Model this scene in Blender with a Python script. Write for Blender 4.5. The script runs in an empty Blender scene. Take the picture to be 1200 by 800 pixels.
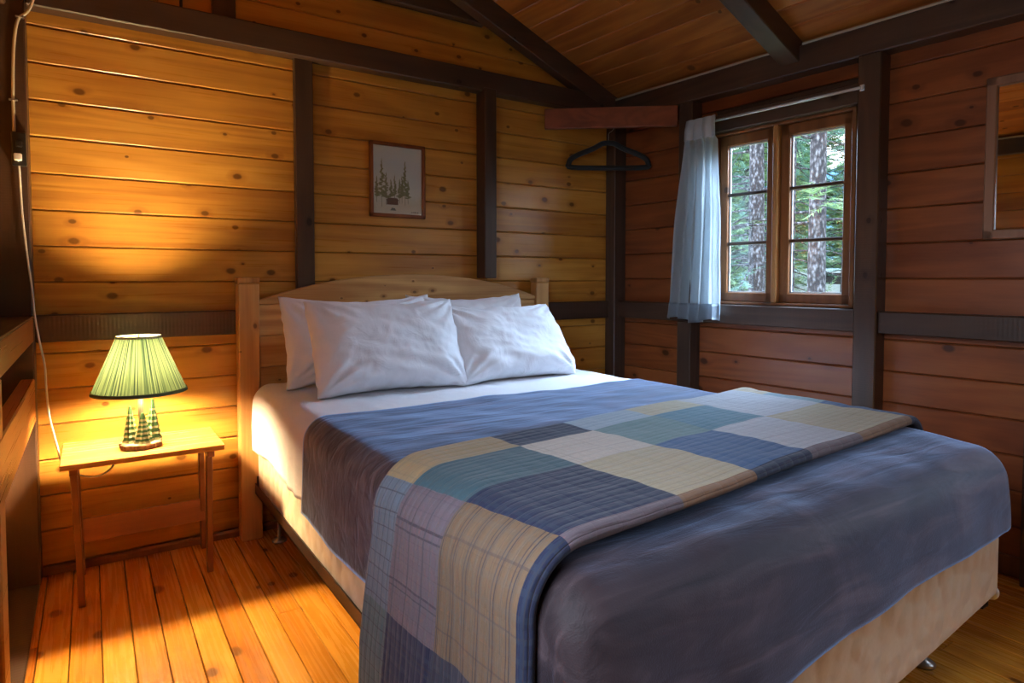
import bpy, bmesh, math, random
from mathutils import Vector, Matrix, noise
random.seed(7)
C = bpy.context.scene.collection
PI = math.pi

# ------------------------------------------------------------------ camera
cd = bpy.data.cameras.new('camera'); cam = bpy.data.objects.new('camera', cd); C.objects.link(cam)
bpy.context.scene.camera = cam
cd.sensor_width = 36; cd.sensor_fit = 'HORIZONTAL'; cd.lens = 747 / 1200 * 36; cd.shift_y = -44 / 1200
cd.clip_start = 0.02; cd.clip_end = 900
cam.location = (0, 0, 1.08)
cam.rotation_euler = (math.radians(90) - math.atan(29 / 747), 0, math.radians(56.487 - 90))

# ------------------------------------------------------------------ light and exposure
sc = bpy.context.scene
sc.view_settings.view_transform = 'Standard'; sc.view_settings.look = 'None'
sc.view_settings.gamma = 1; sc.view_settings.use_curve_mapping = False
sc.view_settings.exposure = 1.0
sc.cycles.max_bounces = 8; sc.cycles.diffuse_bounces = 4; sc.cycles.glossy_bounces = 4
sc.cycles.transparent_max_bounces = 12; sc.cycles.sample_clamp_indirect = 4; sc.cycles.caustics_reflective = False
sc.cycles.caustics_refractive = False; sc.cycles.use_denoising = True
SKY = (0.62, 0.82, 1.0); SKY_STRENGTH = 4.5
LAMP_STRENGTH = 1220; LAMP_COLOR = (1.0, 0.71, 0.37)
w = bpy.data.worlds.new('sky'); bpy.context.scene.world = w; w.use_nodes = True
nt = w.node_tree; bg = nt.nodes['Background']
tc = nt.nodes.new('ShaderNodeTexCoord'); sx = nt.nodes.new('ShaderNodeSeparateXYZ'); cr = nt.nodes.new('ShaderNodeValToRGB')
nt.links.new(tc.outputs['Generated'], sx.inputs[0]); nt.links.new(sx.outputs['Z'], cr.inputs[0])
cr.color_ramp.elements[0].color = (0.80, 0.92, 1.0, 1); cr.color_ramp.elements[1].color = (0.35, 0.60, 1.0, 1)
nt.links.new(cr.outputs[0], bg.inputs[0]); bg.inputs[1].default_value = SKY_STRENGTH


def area(name, loc, target, sx_, sy_, power, color, portal=False):
    ld = bpy.data.lights.new(name, 'AREA'); ld.shape = 'RECTANGLE'; ld.size = sx_; ld.size_y = sy_
    ld.energy = power; ld.color = color
    if portal: ld.cycles.is_portal = True
    o = bpy.data.objects.new(name, ld); C.objects.link(o); o.location = loc
    o.rotation_euler = (Vector(target) - Vector(loc)).to_track_quat('-Z', 'Y').to_euler()
    return o


# area lamps: side one is sky at the seen window, others are added fill
area('sky_light_side', (4.75, 1.55, 3.35), (1.6, 1.9, 0.6), 2.6, 2.2, 1150, (0.50, 0.72, 1.0))
area('fill_light_near', (4.9, -1.1, 3.0), (1.6, .6, 0.6), 2.4, 2.0, 95, (0.70, 0.84, 1.0))  # fill lamp outside the added right-wall window, brightens the bed
area('fill_light_left', (-1.9, .35, 2.5), (.55, 1.0, 0.35), 2.0, 1.6, 120, (0.86, 0.88, 1.0))  # fill lamp outside the added left window, brightens the quilt's hanging side
area('window_portal_side', (2.86, 1.80, 1.38), (0, 1.6, 1.38), 1.1, 0.8, 1, (1, 1, 1), True)
area('fill_window_portal_near', (3.03, -.36, 1.43), (0, -.36, 1.43), .8, .86, 1, (1, 1, 1), True)
area('fill_window_portal_left', (-.42, .48, 1.385), (3, .48, 1.385), .9, .86, 1, (1, 1, 1), True)

# ------------------------------------------------------------------ helpers


def link(name, bm, mats, parent=None, smooth=False):
    me = bpy.data.meshes.new(name); bm.to_mesh(me); bm.free()
    for m in (mats if isinstance(mats, (list, tuple)) else [mats]): me.materials.append(m)
    if smooth:
        for p in me.polygons: p.use_smooth = True
    o = bpy.data.objects.new(name, me); C.objects.link(o)
    if parent:
        o.parent = parent; o.matrix_parent_inverse = parent.matrix_world.inverted()
    return o


def empty(name, loc):
    o = bpy.data.objects.new(name, None); C.objects.link(o); o.location = loc; o.empty_display_size = .1
    o.matrix_world = Matrix.Translation(loc)
    return o


def tag(o, label, cat, group=None, kind=None):
    o['label'] = label; o['category'] = cat
    if group: o['group'] = group
    if kind: o['kind'] = kind
    return o


def struct(o, label=None):
    o['kind'] = 'structure'
    if label: o['label'] = label; o['category'] = 'structure'
    return o


def merge(bm, b2, M=None):
    if M is not None: b2.transform(M)
    me = bpy.data.meshes.new('tmp'); b2.to_mesh(me); b2.free()
    bm.from_mesh(me); bpy.data.meshes.remove(me)


def box(bm, a, b, bev=0.0, M=None, mi=0, seg=1):
    """chamfered box from corner a to corner b, then M"""
    b2 = bmesh.new(); bmesh.ops.create_cube(b2, size=1)
    sx_, sy_, sz_ = (b[0] - a[0]), (b[1] - a[1]), (b[2] - a[2])
    b2.transform(Matrix.Translation(((a[0] + b[0]) / 2, (a[1] + b[1]) / 2, (a[2] + b[2]) / 2)) @ Matrix.Diagonal((abs(sx_), abs(sy_), abs(sz_), 1)))
    if bev > 0: bmesh.ops.bevel(b2, geom=b2.edges[:], offset=bev, segments=seg, affect='EDGES', profile=.6)
    bmesh.ops.recalc_face_normals(b2, faces=b2.faces[:])
    for f in b2.faces: f.material_index = mi
    merge(bm, b2, M)


def prism(bm, pts, axis, lo, hi, bev=0.0, M=None):
    """polygon pts (2-D) extruded along axis ('x': pts are y,z; 'y': pts are x,z; 'z': pts are x,y)"""
    b2 = bmesh.new()
    def P(p, h):
        return {'x': (h, p[0], p[1]), 'y': (p[0], h, p[1]), 'z': (p[0], p[1], h)}[axis]
    va = [b2.verts.new(P(p, lo)) for p in pts]; vb = [b2.verts.new(P(p, hi)) for p in pts]
    b2.faces.new(va); b2.faces.new(vb[::-1]); n = len(pts)
    for i in range(n): b2.faces.new((va[i], vb[i], vb[(i + 1) % n], va[(i + 1) % n]))
    bmesh.ops.recalc_face_normals(b2, faces=b2.faces[:])
    if bev > 0: bmesh.ops.bevel(b2, geom=b2.edges[:], offset=bev, segments=1, affect='EDGES')
    merge(bm, b2, M)


def beam(bm, p, q, w_, h_, up=(0, 0, 1), bev=.004):
    """rectangular bar from p to q; w_ across, h_ along up"""
    p = Vector(p); q = Vector(q); d = (q - p); L = d.length; d.normalize(); up = Vector(up)
    s = d.cross(up).normalized(); u = s.cross(d).normalized()
    M = Matrix(((d.x, s.x, u.x, p.x), (d.y, s.y, u.y, p.y), (d.z, s.z, u.z, p.z), (0, 0, 0, 1)))
    box(bm, (0, -w_ / 2, -h_ / 2), (L, w_ / 2, h_ / 2), bev, M)


def tube(bm, pts, r, n=10, cap=True):
    pts = [Vector(p) for p in pts]; rs = r if isinstance(r, (list, tuple)) else [r] * len(pts)
    rings = []; prev = None
    for i, p in enumerate(pts):
        d = (pts[min(i + 1, len(pts) - 1)] - pts[max(i - 1, 0)]).normalized()
        if prev is None: a = d.orthogonal().normalized()
        else: a = (prev - d * prev.dot(d)).normalized()
        prev = a; b = d.cross(a)
        rings.append([bm.verts.new(p + (a * math.cos(2 * PI * k / n) + b * math.sin(2 * PI * k / n)) * rs[i]) for k in range(n)])
    for i in range(len(rings) - 1):
        for k in range(n): bm.faces.new((rings[i][k], rings[i][(k + 1) % n], rings[i + 1][(k + 1) % n], rings[i + 1][k]))
    if cap:
        bm.faces.new(rings[0][::-1]); bm.faces.new(rings[-1])


def lathe(bm, prof, c=(0, 0, 0), n=32, cap=True, rad=None):
    rings = []
    for (r, z) in prof:
        rings.append([bm.verts.new((c[0] + r * math.cos(2 * PI * k / n) * (rad(k, z) if rad else 1), c[1] + r * math.sin(2 * PI * k / n) * (rad(k, z) if rad else 1), c[2] + z)) for k in range(n)])
    for i in range(len(rings) - 1):
        for k in range(n): bm.faces.new((rings[i][k], rings[i][(k + 1) % n], rings[i + 1][(k + 1) % n], rings[i + 1][k]))
    if cap:
        bm.faces.new(rings[0][::-1]); bm.faces.new(rings[-1])


def smoothcurve(pts, k=6):
    pts = [Vector(p) for p in pts]; out = []
    for i in range(len(pts) - 1):
        p0 = pts[max(i - 1, 0)]; p1 = pts[i]; p2 = pts[i + 1]; p3 = pts[min(i + 2, len(pts) - 1)]
        for j in range(k):
            t = j / k
            out.append(.5 * ((2 * p1) + (p2 - p0) * t + (2 * p0 - 5 * p1 + 4 * p2 - p3) * t * t + (3 * p1 - p0 - 3 * p2 + p3) * t ** 3))
    out.append(pts[-1]); return out


# ------------------------------------------------------------------ materials
def lin(c):
    return tuple(((x / 255) / 12.92 if x / 255 <= .04045 else ((x / 255 + .055) / 1.055) ** 2.4) for x in c) + (1,)


class N:
    def __init__(s, name):
        s.m = bpy.data.materials.new(name); s.m.use_nodes = True; s.t = s.m.node_tree; s.b = s.t.nodes['Principled BSDF']
        s.out = s.t.nodes['Material Output']
    def n(s, typ, **k):
        o = s.t.nodes.new('ShaderNode' + typ)
        for a, v in k.items():
            if a.startswith('i_'):
                key = a[2:]
                o.inputs[int(key) if key.isdigit() else key.replace('_', ' ')].default_value = v
            else: setattr(o, a, v)
        return o
    def l(s, a, b): s.t.links.new(a, b)
    def math(s, op, a, b=None, c=None, clamp=False):
        o = s.t.nodes.new('ShaderNodeMath'); o.operation = op; o.use_clamp = clamp
        for i, v in enumerate((a, b, c)):
            if v is None: continue
            if hasattr(v, 'links'): s.l(v, o.inputs[i])
            else: o.inputs[i].default_value = v
        return o.outputs[0]
    def mix(s, f, a, b, mode='MIX'):
        o = s.t.nodes.new('ShaderNodeMix'); o.data_type = 'RGBA'; o.blend_type = mode
        for i, v in ((0, f), (6, a), (7, b)):
            if hasattr(v, 'links'): s.l(v, o.inputs[i])
            else: o.inputs[i].default_value = v
        return o.outputs[2]
    def ramp(s, f, stops, interp='LINEAR'):
        o = s.t.nodes.new('ShaderNodeValToRGB'); e = o.color_ramp.elements; o.color_ramp.interpolation = interp
        while len(e) > 1: e.remove(e[-1])
        e[0].position = stops[0][0]; e[0].color = stops[0][1]
        for p, c in stops[1:]:
            x = e.new(p); x.color = c
        s.l(f, o.inputs[0]); return o.outputs[0]
    def set(s, **k):
        for a, v in k.items():
            i = s.b.inputs[a.replace('_', ' ')]
            if hasattr(v, 'links'): s.l(v, i)
            else: i.default_value = v
        return s.m
    def bump(s, h, strength=.3, dist=.002, prev=None):
        o = s.n('Bump'); o.inputs['Strength'].default_value = strength; o.inputs['Distance'].default_value = dist
        s.l(h, o.inputs['Height'])
        if prev is not None: s.l(prev, o.inputs['Normal'])
        s.l(o.outputs[0], s.b.inputs['Normal']); return o.outputs[0]


def wood(name, axis, light, mid, dark, rough=.34, knots=.35, coat=.25, tone=.25, knotscale=6.5, saw=0, grain=22, flat=None, blotch=.5, knotr=.085, fine=2.5):
    """varnished softwood; axis = grain direction; each board (mesh island) gets its own tone and grain offset"""
    s = N(name)
    tcn = s.n('TexCoord'); geo = s.n('NewGeometry')
    off = s.math('MULTIPLY', geo.outputs['Random Per Island'], 61.0)
    comb = s.n('CombineXYZ'); s.l(off, comb.inputs[0]); s.l(off, comb.inputs[1]); s.l(off, comb.inputs[2])
    add = s.n('VectorMath', operation='ADD'); s.l(tcn.outputs['Object'], add.inputs[0]); s.l(comb.outputs[0], add.inputs[1])
    ai = 'xyz'.index(axis)
    # knots
    sp_ = s.n('SeparateXYZ'); s.l(add.outputs[0], sp_.inputs[0]); oth = [k for k in range(3) if k != ai]
    kc = s.n('CombineXYZ'); s.l(s.math('MULTIPLY', sp_.outputs[ai], .68), kc.inputs[0]); s.l(s.math('ADD', sp_.outputs[oth[0]], sp_.outputs[oth[1]]), kc.inputs[1])
    vor = s.n('TexVoronoi', voronoi_dimensions='2D', i_Scale=knotscale); s.l(kc.outputs[0], vor.inputs['Vector'])
    sep = s.n('SeparateColor'); s.l(vor.outputs['Color'], sep.inputs[0])
    has = s.math('LESS_THAN', sep.outputs[0], knots)
    size = s.math('MULTIPLY_ADD', sep.outputs[1], knotr * .85, knotr * .30)
    dn = s.n('TexNoise', i_Scale=38.0, i_Detail=2.0); s.l(tcn.outputs['Object'], dn.inputs['Vector'])
    dist = s.math('MULTIPLY_ADD', dn.outputs[0], .03, s.math('SUBTRACT', vor.outputs['Distance'], .015))
    rel = s.math('DIVIDE', dist, size)
    mr = s.n('MapRange'); core = s.math('MULTIPLY', has, mr.outputs[0])
    mr.inputs[1].default_value = 1.25; mr.inputs[2].default_value = .75; s.l(rel, mr.inputs[0])
    mr2 = s.n('MapRange'); mr2.inputs[1].default_value = 3.0; mr2.inputs[2].default_value = .9; s.l(rel, mr2.inputs[0])
    halo = s.math('MULTIPLY', has, mr2.outputs[0])
    # grain
    gs = [9.0, 9.0, 9.0]; gs[ai] = .7
    gv = s.n('VectorMath', operation='MULTIPLY'); gv.inputs[1].default_value = gs; s.l(add.outputs[0], gv.inputs[0])
    g1 = s.n('TexNoise', i_Scale=.55, i_Detail=2.0, i_Distortion=.5); s.l(gv.outputs[0], g1.inputs['Vector'])
    ring = s.math('ADD', s.math('MULTIPLY', g1.outputs[0], float(grain)), s.math('MULTIPLY', halo, 1.3))
    rs = s.math('MULTIPLY_ADD', s.math('SINE', s.math('MULTIPLY', ring, 2.2)), .5, .5)
    fs = [90.0, 90.0, 90.0]; fs[ai] = fine
    fv = s.n('VectorMath', operation='MULTIPLY'); fv.inputs[1].default_value = fs; s.l(add.outputs[0], fv.inputs[0])
    g2 = s.n('TexNoise', i_Scale=1.5, i_Detail=3.0); s.l(fv.outputs[0], g2.inputs['Vector'])
    bs = [1.0, 1.0, 1.0]; bs[ai] = .45
    bv = s.n('VectorMath', operation='MULTIPLY'); bv.inputs[1].default_value = bs; s.l(add.outputs[0], bv.inputs[0])
    b1 = s.n('TexNoise', i_Scale=5.0, i_Detail=4.0); s.l(bv.outputs[0], b1.inputs['Vector'])
    v = s.math('MULTIPLY_ADD', rs, .16, s.math('MULTIPLY', g2.outputs[0], .22))
    v = s.math('MULTIPLY_ADD', b1.outputs[0], blotch * 1.2, v)
    v = s.math('MULTIPLY_ADD', geo.outputs['Random Per Island'], tone, v)
    mr3 = s.n('MapRange'); mr3.inputs[1].default_value = .22 + .3 * blotch; mr3.inputs[2].default_value = .40 + .78 * blotch + tone; s.l(v, mr3.inputs[0])
    col = s.ramp(mr3.outputs[0], [(0, dark), (.5, mid), (1, light)])
    dk = tuple(x * .35 for x in dark[:3]) + (1,)
    col = s.mix(s.math('MULTIPLY', halo, .38), col, dark)
    col = s.mix(s.math('MULTIPLY', core, .88), col, dk)
    s.set(Base_Color=col, Roughness=s.math('MULTIPLY_ADD', g2.outputs[0], .18, rough - .09))
    s.b.inputs['Coat Weight'].default_value = coat * .4; s.b.inputs['Coat Roughness'].default_value = .2; s.b.inputs['Specular IOR Level'].default_value = .35
    h = s.math('MULTIPLY_ADD', rs, .25, s.math('ADD', g2.outputs[0], s.math('MULTIPLY', core, -1.0)))
    nb = s.bump(h, .22, .0015)
    wv = s.n('TexNoise', i_Scale=3.0, i_Detail=1.0); s.l(add.outputs[0], wv.inputs['Vector'])
    nb = s.bump(wv.outputs[0], .35, .012, nb)
    if saw:
        wvv = s.n('TexWave', i_Scale=saw, i_Distortion=.6, bands_direction=axis.upper()); s.l(tcn.outputs['Object'], wvv.inputs['Vector'])
        s.bump(wvv.outputs['Fac'], .35 if axis == 'x' else .14, .0014, nb)
    return s.m


PINE = dict(light=(.80, .44, .095, 1), mid=(.63, .30, .05, 1), dark=(.38, .145, .024, 1))
M_wall_x = wood('pine_boards_back', 'x', flat='y', **PINE, rough=.30, coat=.3, knotscale=7.5, knots=.60)
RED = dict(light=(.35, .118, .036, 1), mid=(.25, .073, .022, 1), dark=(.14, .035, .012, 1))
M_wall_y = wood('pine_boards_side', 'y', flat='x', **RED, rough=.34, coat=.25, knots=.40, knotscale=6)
M_wall_l = wood('pine_boards_left', 'y', flat='x', **PINE)
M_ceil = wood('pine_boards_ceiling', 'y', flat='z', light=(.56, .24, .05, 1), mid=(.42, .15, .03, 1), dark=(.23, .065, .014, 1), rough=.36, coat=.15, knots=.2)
M_floor = wood('floor_boards', 'y', flat='z', light=(.82, .42, .060, 1), mid=(.66, .27, .026, 1), dark=(.36, .10, .010, 1), rough=.27, coat=.8, tone=.42, knots=.45, knotr=.12, knotscale=6.0, blotch=.6)
DK = dict(light=(.12, .066, .042, 1), mid=(.075, .042, .028, 1), dark=(.038, .022, .016, 1))
M_dark_x = wood('dark_timber_along', 'x', **DK, rough=.42, knots=.15, coat=.2)
M_rail_x = wood('sawn_dark_rail', 'x', **DK, rough=.34, knots=.1, saw=24, coat=.4)
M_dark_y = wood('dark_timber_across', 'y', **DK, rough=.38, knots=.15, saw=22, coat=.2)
M_dark_z = wood('dark_timber_upright', 'z', **DK, rough=.34, knots=.15, saw=34, coat=.3)
M_redbeam = wood('red_timber', 'x', light=(.34, .105, .045, 1), mid=(.25, .072, .032, 1), dark=(.14, .036, .017, 1), rough=.4, knots=.1)
M_cream_y = wood('bench_pine', 'y', knots=.05, grain=5, fine=.5, light=(.68, .31, .07, 1), mid=(.55, .21, .04, 1), dark=(.30, .09, .015, 1), rough=.3)
M_head_x = wood('headboard_pine', 'x', light=(.80, .54, .25, 1), mid=(.70, .42, .16, 1), dark=(.44, .21, .065, 1), rough=.42, coat=.1, knots=.45, knotr=.075, knotscale=12, tone=.12, blotch=.3)
M_head_z = wood('headboard_post_pine', 'z', light=(.74, .46, .19, 1), mid=(.62, .34, .12, 1), dark=(.42, .20, .06, 1), rough=.42, coat=.1, knots=.4, knotr=.075, knotscale=12, tone=.12, blotch=.3)
M_table_top = wood('table_top_wood', 'x', light=(.74, .40, .12, 1), mid=(.62, .29, .07, 1), dark=(.42, .16, .035, 1), rough=.25, coat=.5, knots=.03, blotch=.25)
M_table_leg = wood('table_leg_wood', 'z', light=(.30, .12, .045, 1), mid=(.22, .08, .03, 1), dark=(.13, .045, .018, 1), rough=.35, knots=.1)
M_sash = wood('sash_wood', 'z', light=(.34, .15, .055, 1), mid=(.24, .095, .033, 1), dark=(.14, .05, .018, 1), rough=.4, knots=.02)
M_mframe = wood('mirror_frame_wood', 'z', light=(.33, .17, .10, 1), mid=(.26, .13, .075, 1), dark=(.18, .085, .05, 1), rough=.45, knots=.02)
M_pframe = wood('picture_frame_wood', 'z', light=(.35, .12, .035, 1), mid=(.26, .08, .022, 1), dark=(.15, .04, .012, 1), rough=.35, knots=0)


def plain(name, col, rough=.5, metal=0, bumpscale=0, bstr=.2, sheen=0, var=0, coat=0):
    s = N(name); s.set(Roughness=rough, Metallic=metal)
    t = s.n('TexCoord'); nn = s.n('TexNoise', i_Scale=bumpscale or 40.0, i_Detail=3.0); s.l(t.outputs['Object'], nn.inputs['Vector'])
    c2 = tuple(min(1, x * (1 + var)) for x in col[:3]) + (1,); c1 = tuple(x * (1 - var) for x in col[:3]) + (1,)
    s.l(s.mix(nn.outputs[0], c1, c2), s.b.inputs['Base Color'])
    if bumpscale: s.bump(nn.outputs[0], bstr, .003)
    if sheen: s.b.inputs['Sheen Weight'].default_value = sheen
    if coat: s.b.inputs['Coat Weight'].default_value = coat
    return s.m


def cotton(name, col, trans=0.0):
    s = N(name); t = s.n('TexCoord')
    n1 = s.n('TexNoise', i_Scale=9.0, i_Detail=5.0, i_Distortion=1.2); s.l(t.outputs['Object'], n1.inputs['Vector'])
    n2 = s.n('TexNoise', i_Scale=600.0, i_Detail=1.0); s.l(t.outputs['Object'], n2.inputs['Vector'])
    s.set(Base_Color=col, Roughness=.8); s.b.inputs['Sheen Weight'].default_value = .15
    b = s.bump(n1.outputs[0], .30, .02); s.bump(n2.outputs[0], .15, .0006, b)
    if trans:
        tr = s.n('BsdfTranslucent'); tr.inputs[0].default_value = col; mx = s.n('MixShader'); mx.inputs[0].default_value = trans
        s.l(s.b.outputs[0], mx.inputs[1]); s.l(tr.outputs[0], mx.inputs[2]); s.l(mx.outputs[0], s.out.inputs[0])
    return s.m


M_white = cotton('white_cotton', (.80, .79, .82, 1))
M_curtain = cotton('pale_blue_curtain', (.60, .65, .68, 1), .25)


def velvet():
    s = N('plush_blanket'); t = s.n('TexCoord')
    n0 = s.n('TexNoise', i_Scale=3.2, i_Detail=4.0, i_Distortion=1.0); s.l(t.outputs['Object'], n0.inputs['Vector'])
    mp = s.n('Mapping'); mp.inputs['Scale'].default_value = (1.3, 9, 6); mp.inputs['Rotation'].default_value = (0, 0, .25); s.l(t.outputs['Object'], mp.inputs[0])
    n1 = s.n('TexNoise', i_Scale=3.0, i_Detail=6.0, i_Distortion=.8); s.l(mp.outputs[0], n1.inputs['Vector'])
    n2 = s.n('TexNoise', i_Scale=420.0, i_Detail=2.0); s.l(t.outputs['Object'], n2.inputs['Vector'])
    f = s.math('MULTIPLY_ADD', n1.outputs[0], .6, s.math('MULTIPLY', n0.outputs[0], .5))
    col = s.ramp(f, [(.38, (.016, .010, .012, 1)), (.55, (.040, .027, .030, 1)), (.70, (.10, .070, .076, 1))])
    s.set(Base_Color=col, Roughness=.62)
    s.b.inputs['Sheen Weight'].default_value = 1.0; s.b.inputs['Sheen Roughness'].default_value = .33
    s.b.inputs['Sheen Tint'].default_value = (.42, .62, 1.0, 1)
    s.b.inputs['Specular IOR Level'].default_value = .25
    b = s.bump(f, .5, .012); s.bump(n2.outputs[0], .35, .0015, b)
    return s.m


M_velvet = velvet()


def ticking():
    s = N('quilted_cream_ticking'); t = s.n('TexCoord')
    v = s.n('TexVoronoi', i_Scale=17.0, feature='SMOOTH_F1'); v.inputs['Smoothness'].default_value = .35; s.l(t.outputs['Object'], v.inputs['Vector'])
    n2 = s.n('TexNoise', i_Scale=70.0, i_Detail=3.0); s.l(t.outputs['Object'], n2.inputs['Vector'])
    s.set(Base_Color=s.mix(n2.outputs[0], (.52, .40, .26, 1), (.62, .49, .34, 1)), Roughness=.55)
    s.b.inputs['Sheen Weight'].default_value = .3
    b = s.bump(s.math('SUBTRACT', 1.0, v.outputs['Distance']), .6, .022); s.bump(n2.outputs[0], .3, .003, b)
    return s.m


M_tick = ticking()


def quilt_mat():
    """patchwork on UV (u = metres along the quilt, v = metres across it); each patch keeps its own cloth colour and plaid"""
    s = N('patchwork'); uv = s.n('UVMap'); sep = s.n('SeparateXYZ'); s.l(uv.outputs[0], sep.inputs[0])
    U, V = sep.outputs[0], sep.outputs[1]
    wob = s.n('TexNoise', i_Scale=3.0, i_Detail=2.0); s.l(uv.outputs[0], wob.inputs['Vector'])
    Uw = s.math('MULTIPLY_ADD', wob.outputs[0], .02, s.math('SUBTRACT', U, .01))
    cols = [-.76, -.51, -.25, 0.0, .262, .50, .735, .985, 1.30, 1.55]
    tan = (.33, .235, .12, 1); tan2 = (.46, .37, .24, 1); teal = (.042, .095, .12, 1); navy = (.010, .018, .055, 1); cream = (.50, .44, .38, 1)
    lb = (.30, .38, .46, 1); mauve = (.14, .105, .125, 1); gb = (.13, .16, .205, 1); blue = (.025, .085, .22, 1); lg = (.42, .43, .48, 1); tealp = (.16, .27, .31, 1)
    ct = (.42, .36, .24, 1); camel = (.17, .108, .06, 1); brown = (.23, .12, .06, 1)
    rows = [
        [blue, tealp_ := (.075, .12, .13, 1), gb, tan, navy, lb, ct, lg, tan2, navy],
        [mauve, navy, mauve, teal, cream, (.12, .21, .22, 1), (.06, .17, .24, 1), lg, tealp, navy],
        [gb, (.028, .033, .06, 1), camel, navy, ct, blue, lg, ct, blue, mauve],
        [navy, teal, navy, mauve, brown, navy, mauve, brown, navy, blue]]
    f = s.math('DIVIDE', s.math('SUBTRACT', Uw, cols[0]), 2.6)
    def st(r): return [(0 if i == 0 else (cols[i] - cols[0]) / 2.6, c) for i, c in enumerate(r)]
    outs = [s.ramp(f, st(r), 'CONSTANT') for r in rows]
    Vw = s.math('MULTIPLY_ADD', wob.outputs[0], .014, s.math('SUBTRACT', V, .007))
    c = s.mix(s.math('GREATER_THAN', Vw, .135), outs[0], outs[1])
    c = s.mix(s.math('GREATER_THAN', Vw, .325), c, outs[2])
    c = s.mix(s.math('GREATER_THAN', Vw, .563), c, outs[3])
    # plaid threads
    def lines(x, period, width, ph=0.0):
        fr = s.math('FRACT', s.math('DIVIDE', s.math('ADD', x, 5 + ph), period))
        return s.math('LESS_THAN', fr, width / period)
    m2 = s.math('GREATER_THAN', Vw, .325); m1 = s.math('SUBTRACT', s.math('GREATER_THAN', Vw, .135), m2); m0 = s.math('LESS_THAN', Vw, .135)
    mx_ = lambda a, b: s.math('MAXIMUM', a, b)
    p0 = s.math('MULTIPLY', m0, mx_(lines(Uw, .030, .0022), lines(Vw, .024, .002, .01)))
    p1 = s.math('MULTIPLY', m1, mx_(mx_(lines(Uw, .115, .004), lines(Uw, .115, .003, .012)), mx_(s.math('MULTIPLY', lines(Uw, .023, .0016), .35), s.math('MULTIPLY', lines(Vw, .058, .004, .012), .8))))
    p2 = s.math('MULTIPLY', m2, mx_(mx_(lines(Vw, .043, .003, .004), lines(Vw, .043, .0022, .012)), mx_(s.math('MULTIPLY', lines(Vw, .0143, .0016), .45), s.math('MULTIPLY', lines(Uw, .075, .0035), .6))))
    ln = s.math('ADD', p0, s.math('ADD', p1, p2))
    pl = s.ramp(f, [(0, (1, 1, 1, 1)), ((cols[3] - cols[0]) / 2.6, (.2, .2, .2, 1)), ((cols[5] - cols[0]) / 2.6, (.12, .12, .12, 1))], 'CONSTANT')
    c = s.mix(s.math('MULTIPLY', ln, s.math('MULTIPLY', pl, .72)), c, (.028, .024, .04, 1))
    # woven check inside the dark patches
    ck = s.math('MULTIPLY', mx_(lines(Uw, .028, .008, .003), lines(Vw, .028, .008)), .09)
    c = s.mix(ck, c, (.10, .16, .17, 1))
    fine = s.n('TexNoise', i_Scale=260.0, i_Detail=2.0); s.l(uv.outputs[0], fine.inputs['Vector'])
    c = s.mix(.35, c, s.mix(fine.outputs[0], (.25, .25, .25, 1), (1, 1, 1, 1)), 'MULTIPLY')
    s.set(Base_Color=c, Roughness=.85); s.b.inputs['Sheen Weight'].default_value = .08
    # quilting: puckered rows of stitching
    mp = s.n('Mapping'); mp.inputs['Scale'].default_value = (14, 75, 1); s.l(uv.outputs[0], mp.inputs[0])
    n1 = s.n('TexNoise', i_Scale=1.0, i_Detail=3.0, i_Distortion=.3); s.l(mp.outputs[0], n1.inputs['Vector'])
    stv = s.math('POWER', s.math('ABSOLUTE', s.math('SINE', s.math('MULTIPLY', Vw, PI / .021))), .5)
    stu = s.math('POWER', s.math('ABSOLUTE', s.math('SINE', s.math('MULTIPLY', Uw, PI / .055))), .5)
    h = s.math('MULTIPLY_ADD', n1.outputs[0], .9, s.math('MULTIPLY_ADD', stv, .55, s.math('MULTIPLY', stu, .3)))
    b = s.bump(h, .85, .0042); s.bump(fine.outputs[0], .3, .0008, b)
    return s.m


M_quilt = quilt_mat()
M_metal = plain('brown_angle_iron', (.045, .030, .024, 1), .45, .6, 30, .1)
M_glide = plain('worn_steel', (.45, .42, .38, 1), .35, .9)
M_black = plain('black_flocking', (.008, .010, .012, 1), .75, 0, 300, .2, sheen=.15)
M_hook = plain('hook_steel', (.5, .5, .5, 1), .3, 1)
M_plastic_b = plain('black_plastic', (.012, .011, .011, 1), .4)
M_plastic_w = plain('white_plastic', (.72, .72, .70, 1), .4)
M_cable = plain('cream_cable', (.55, .50, .38, 1), .5)
M_rod = plain('white_curtain_rod', (.62, .66, .72, 1), .25, .3)
M_brass = plain('lamp_pole_metal', (.40, .38, .30, 1), .35, .7)
M_bark_slice = plain('bark_rim', (.16, .085, .05, 1), .85, 0, 120, .8, var=.4)
M_slice = plain('cut_wood_face', (.60, .40, .20, 1), .5, 0, 60, .1, var=.15)
M_strip = plain('pale_gap_strip', (.42, .36, .28, 1), .6)
M_shade_trim = plain('shade_trim_green', (.04, .075, .06, 1), .7, 0, 300, .2)
M_putty = plain('white_gasket', (.62, .70, .78, 1), .5)


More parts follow.
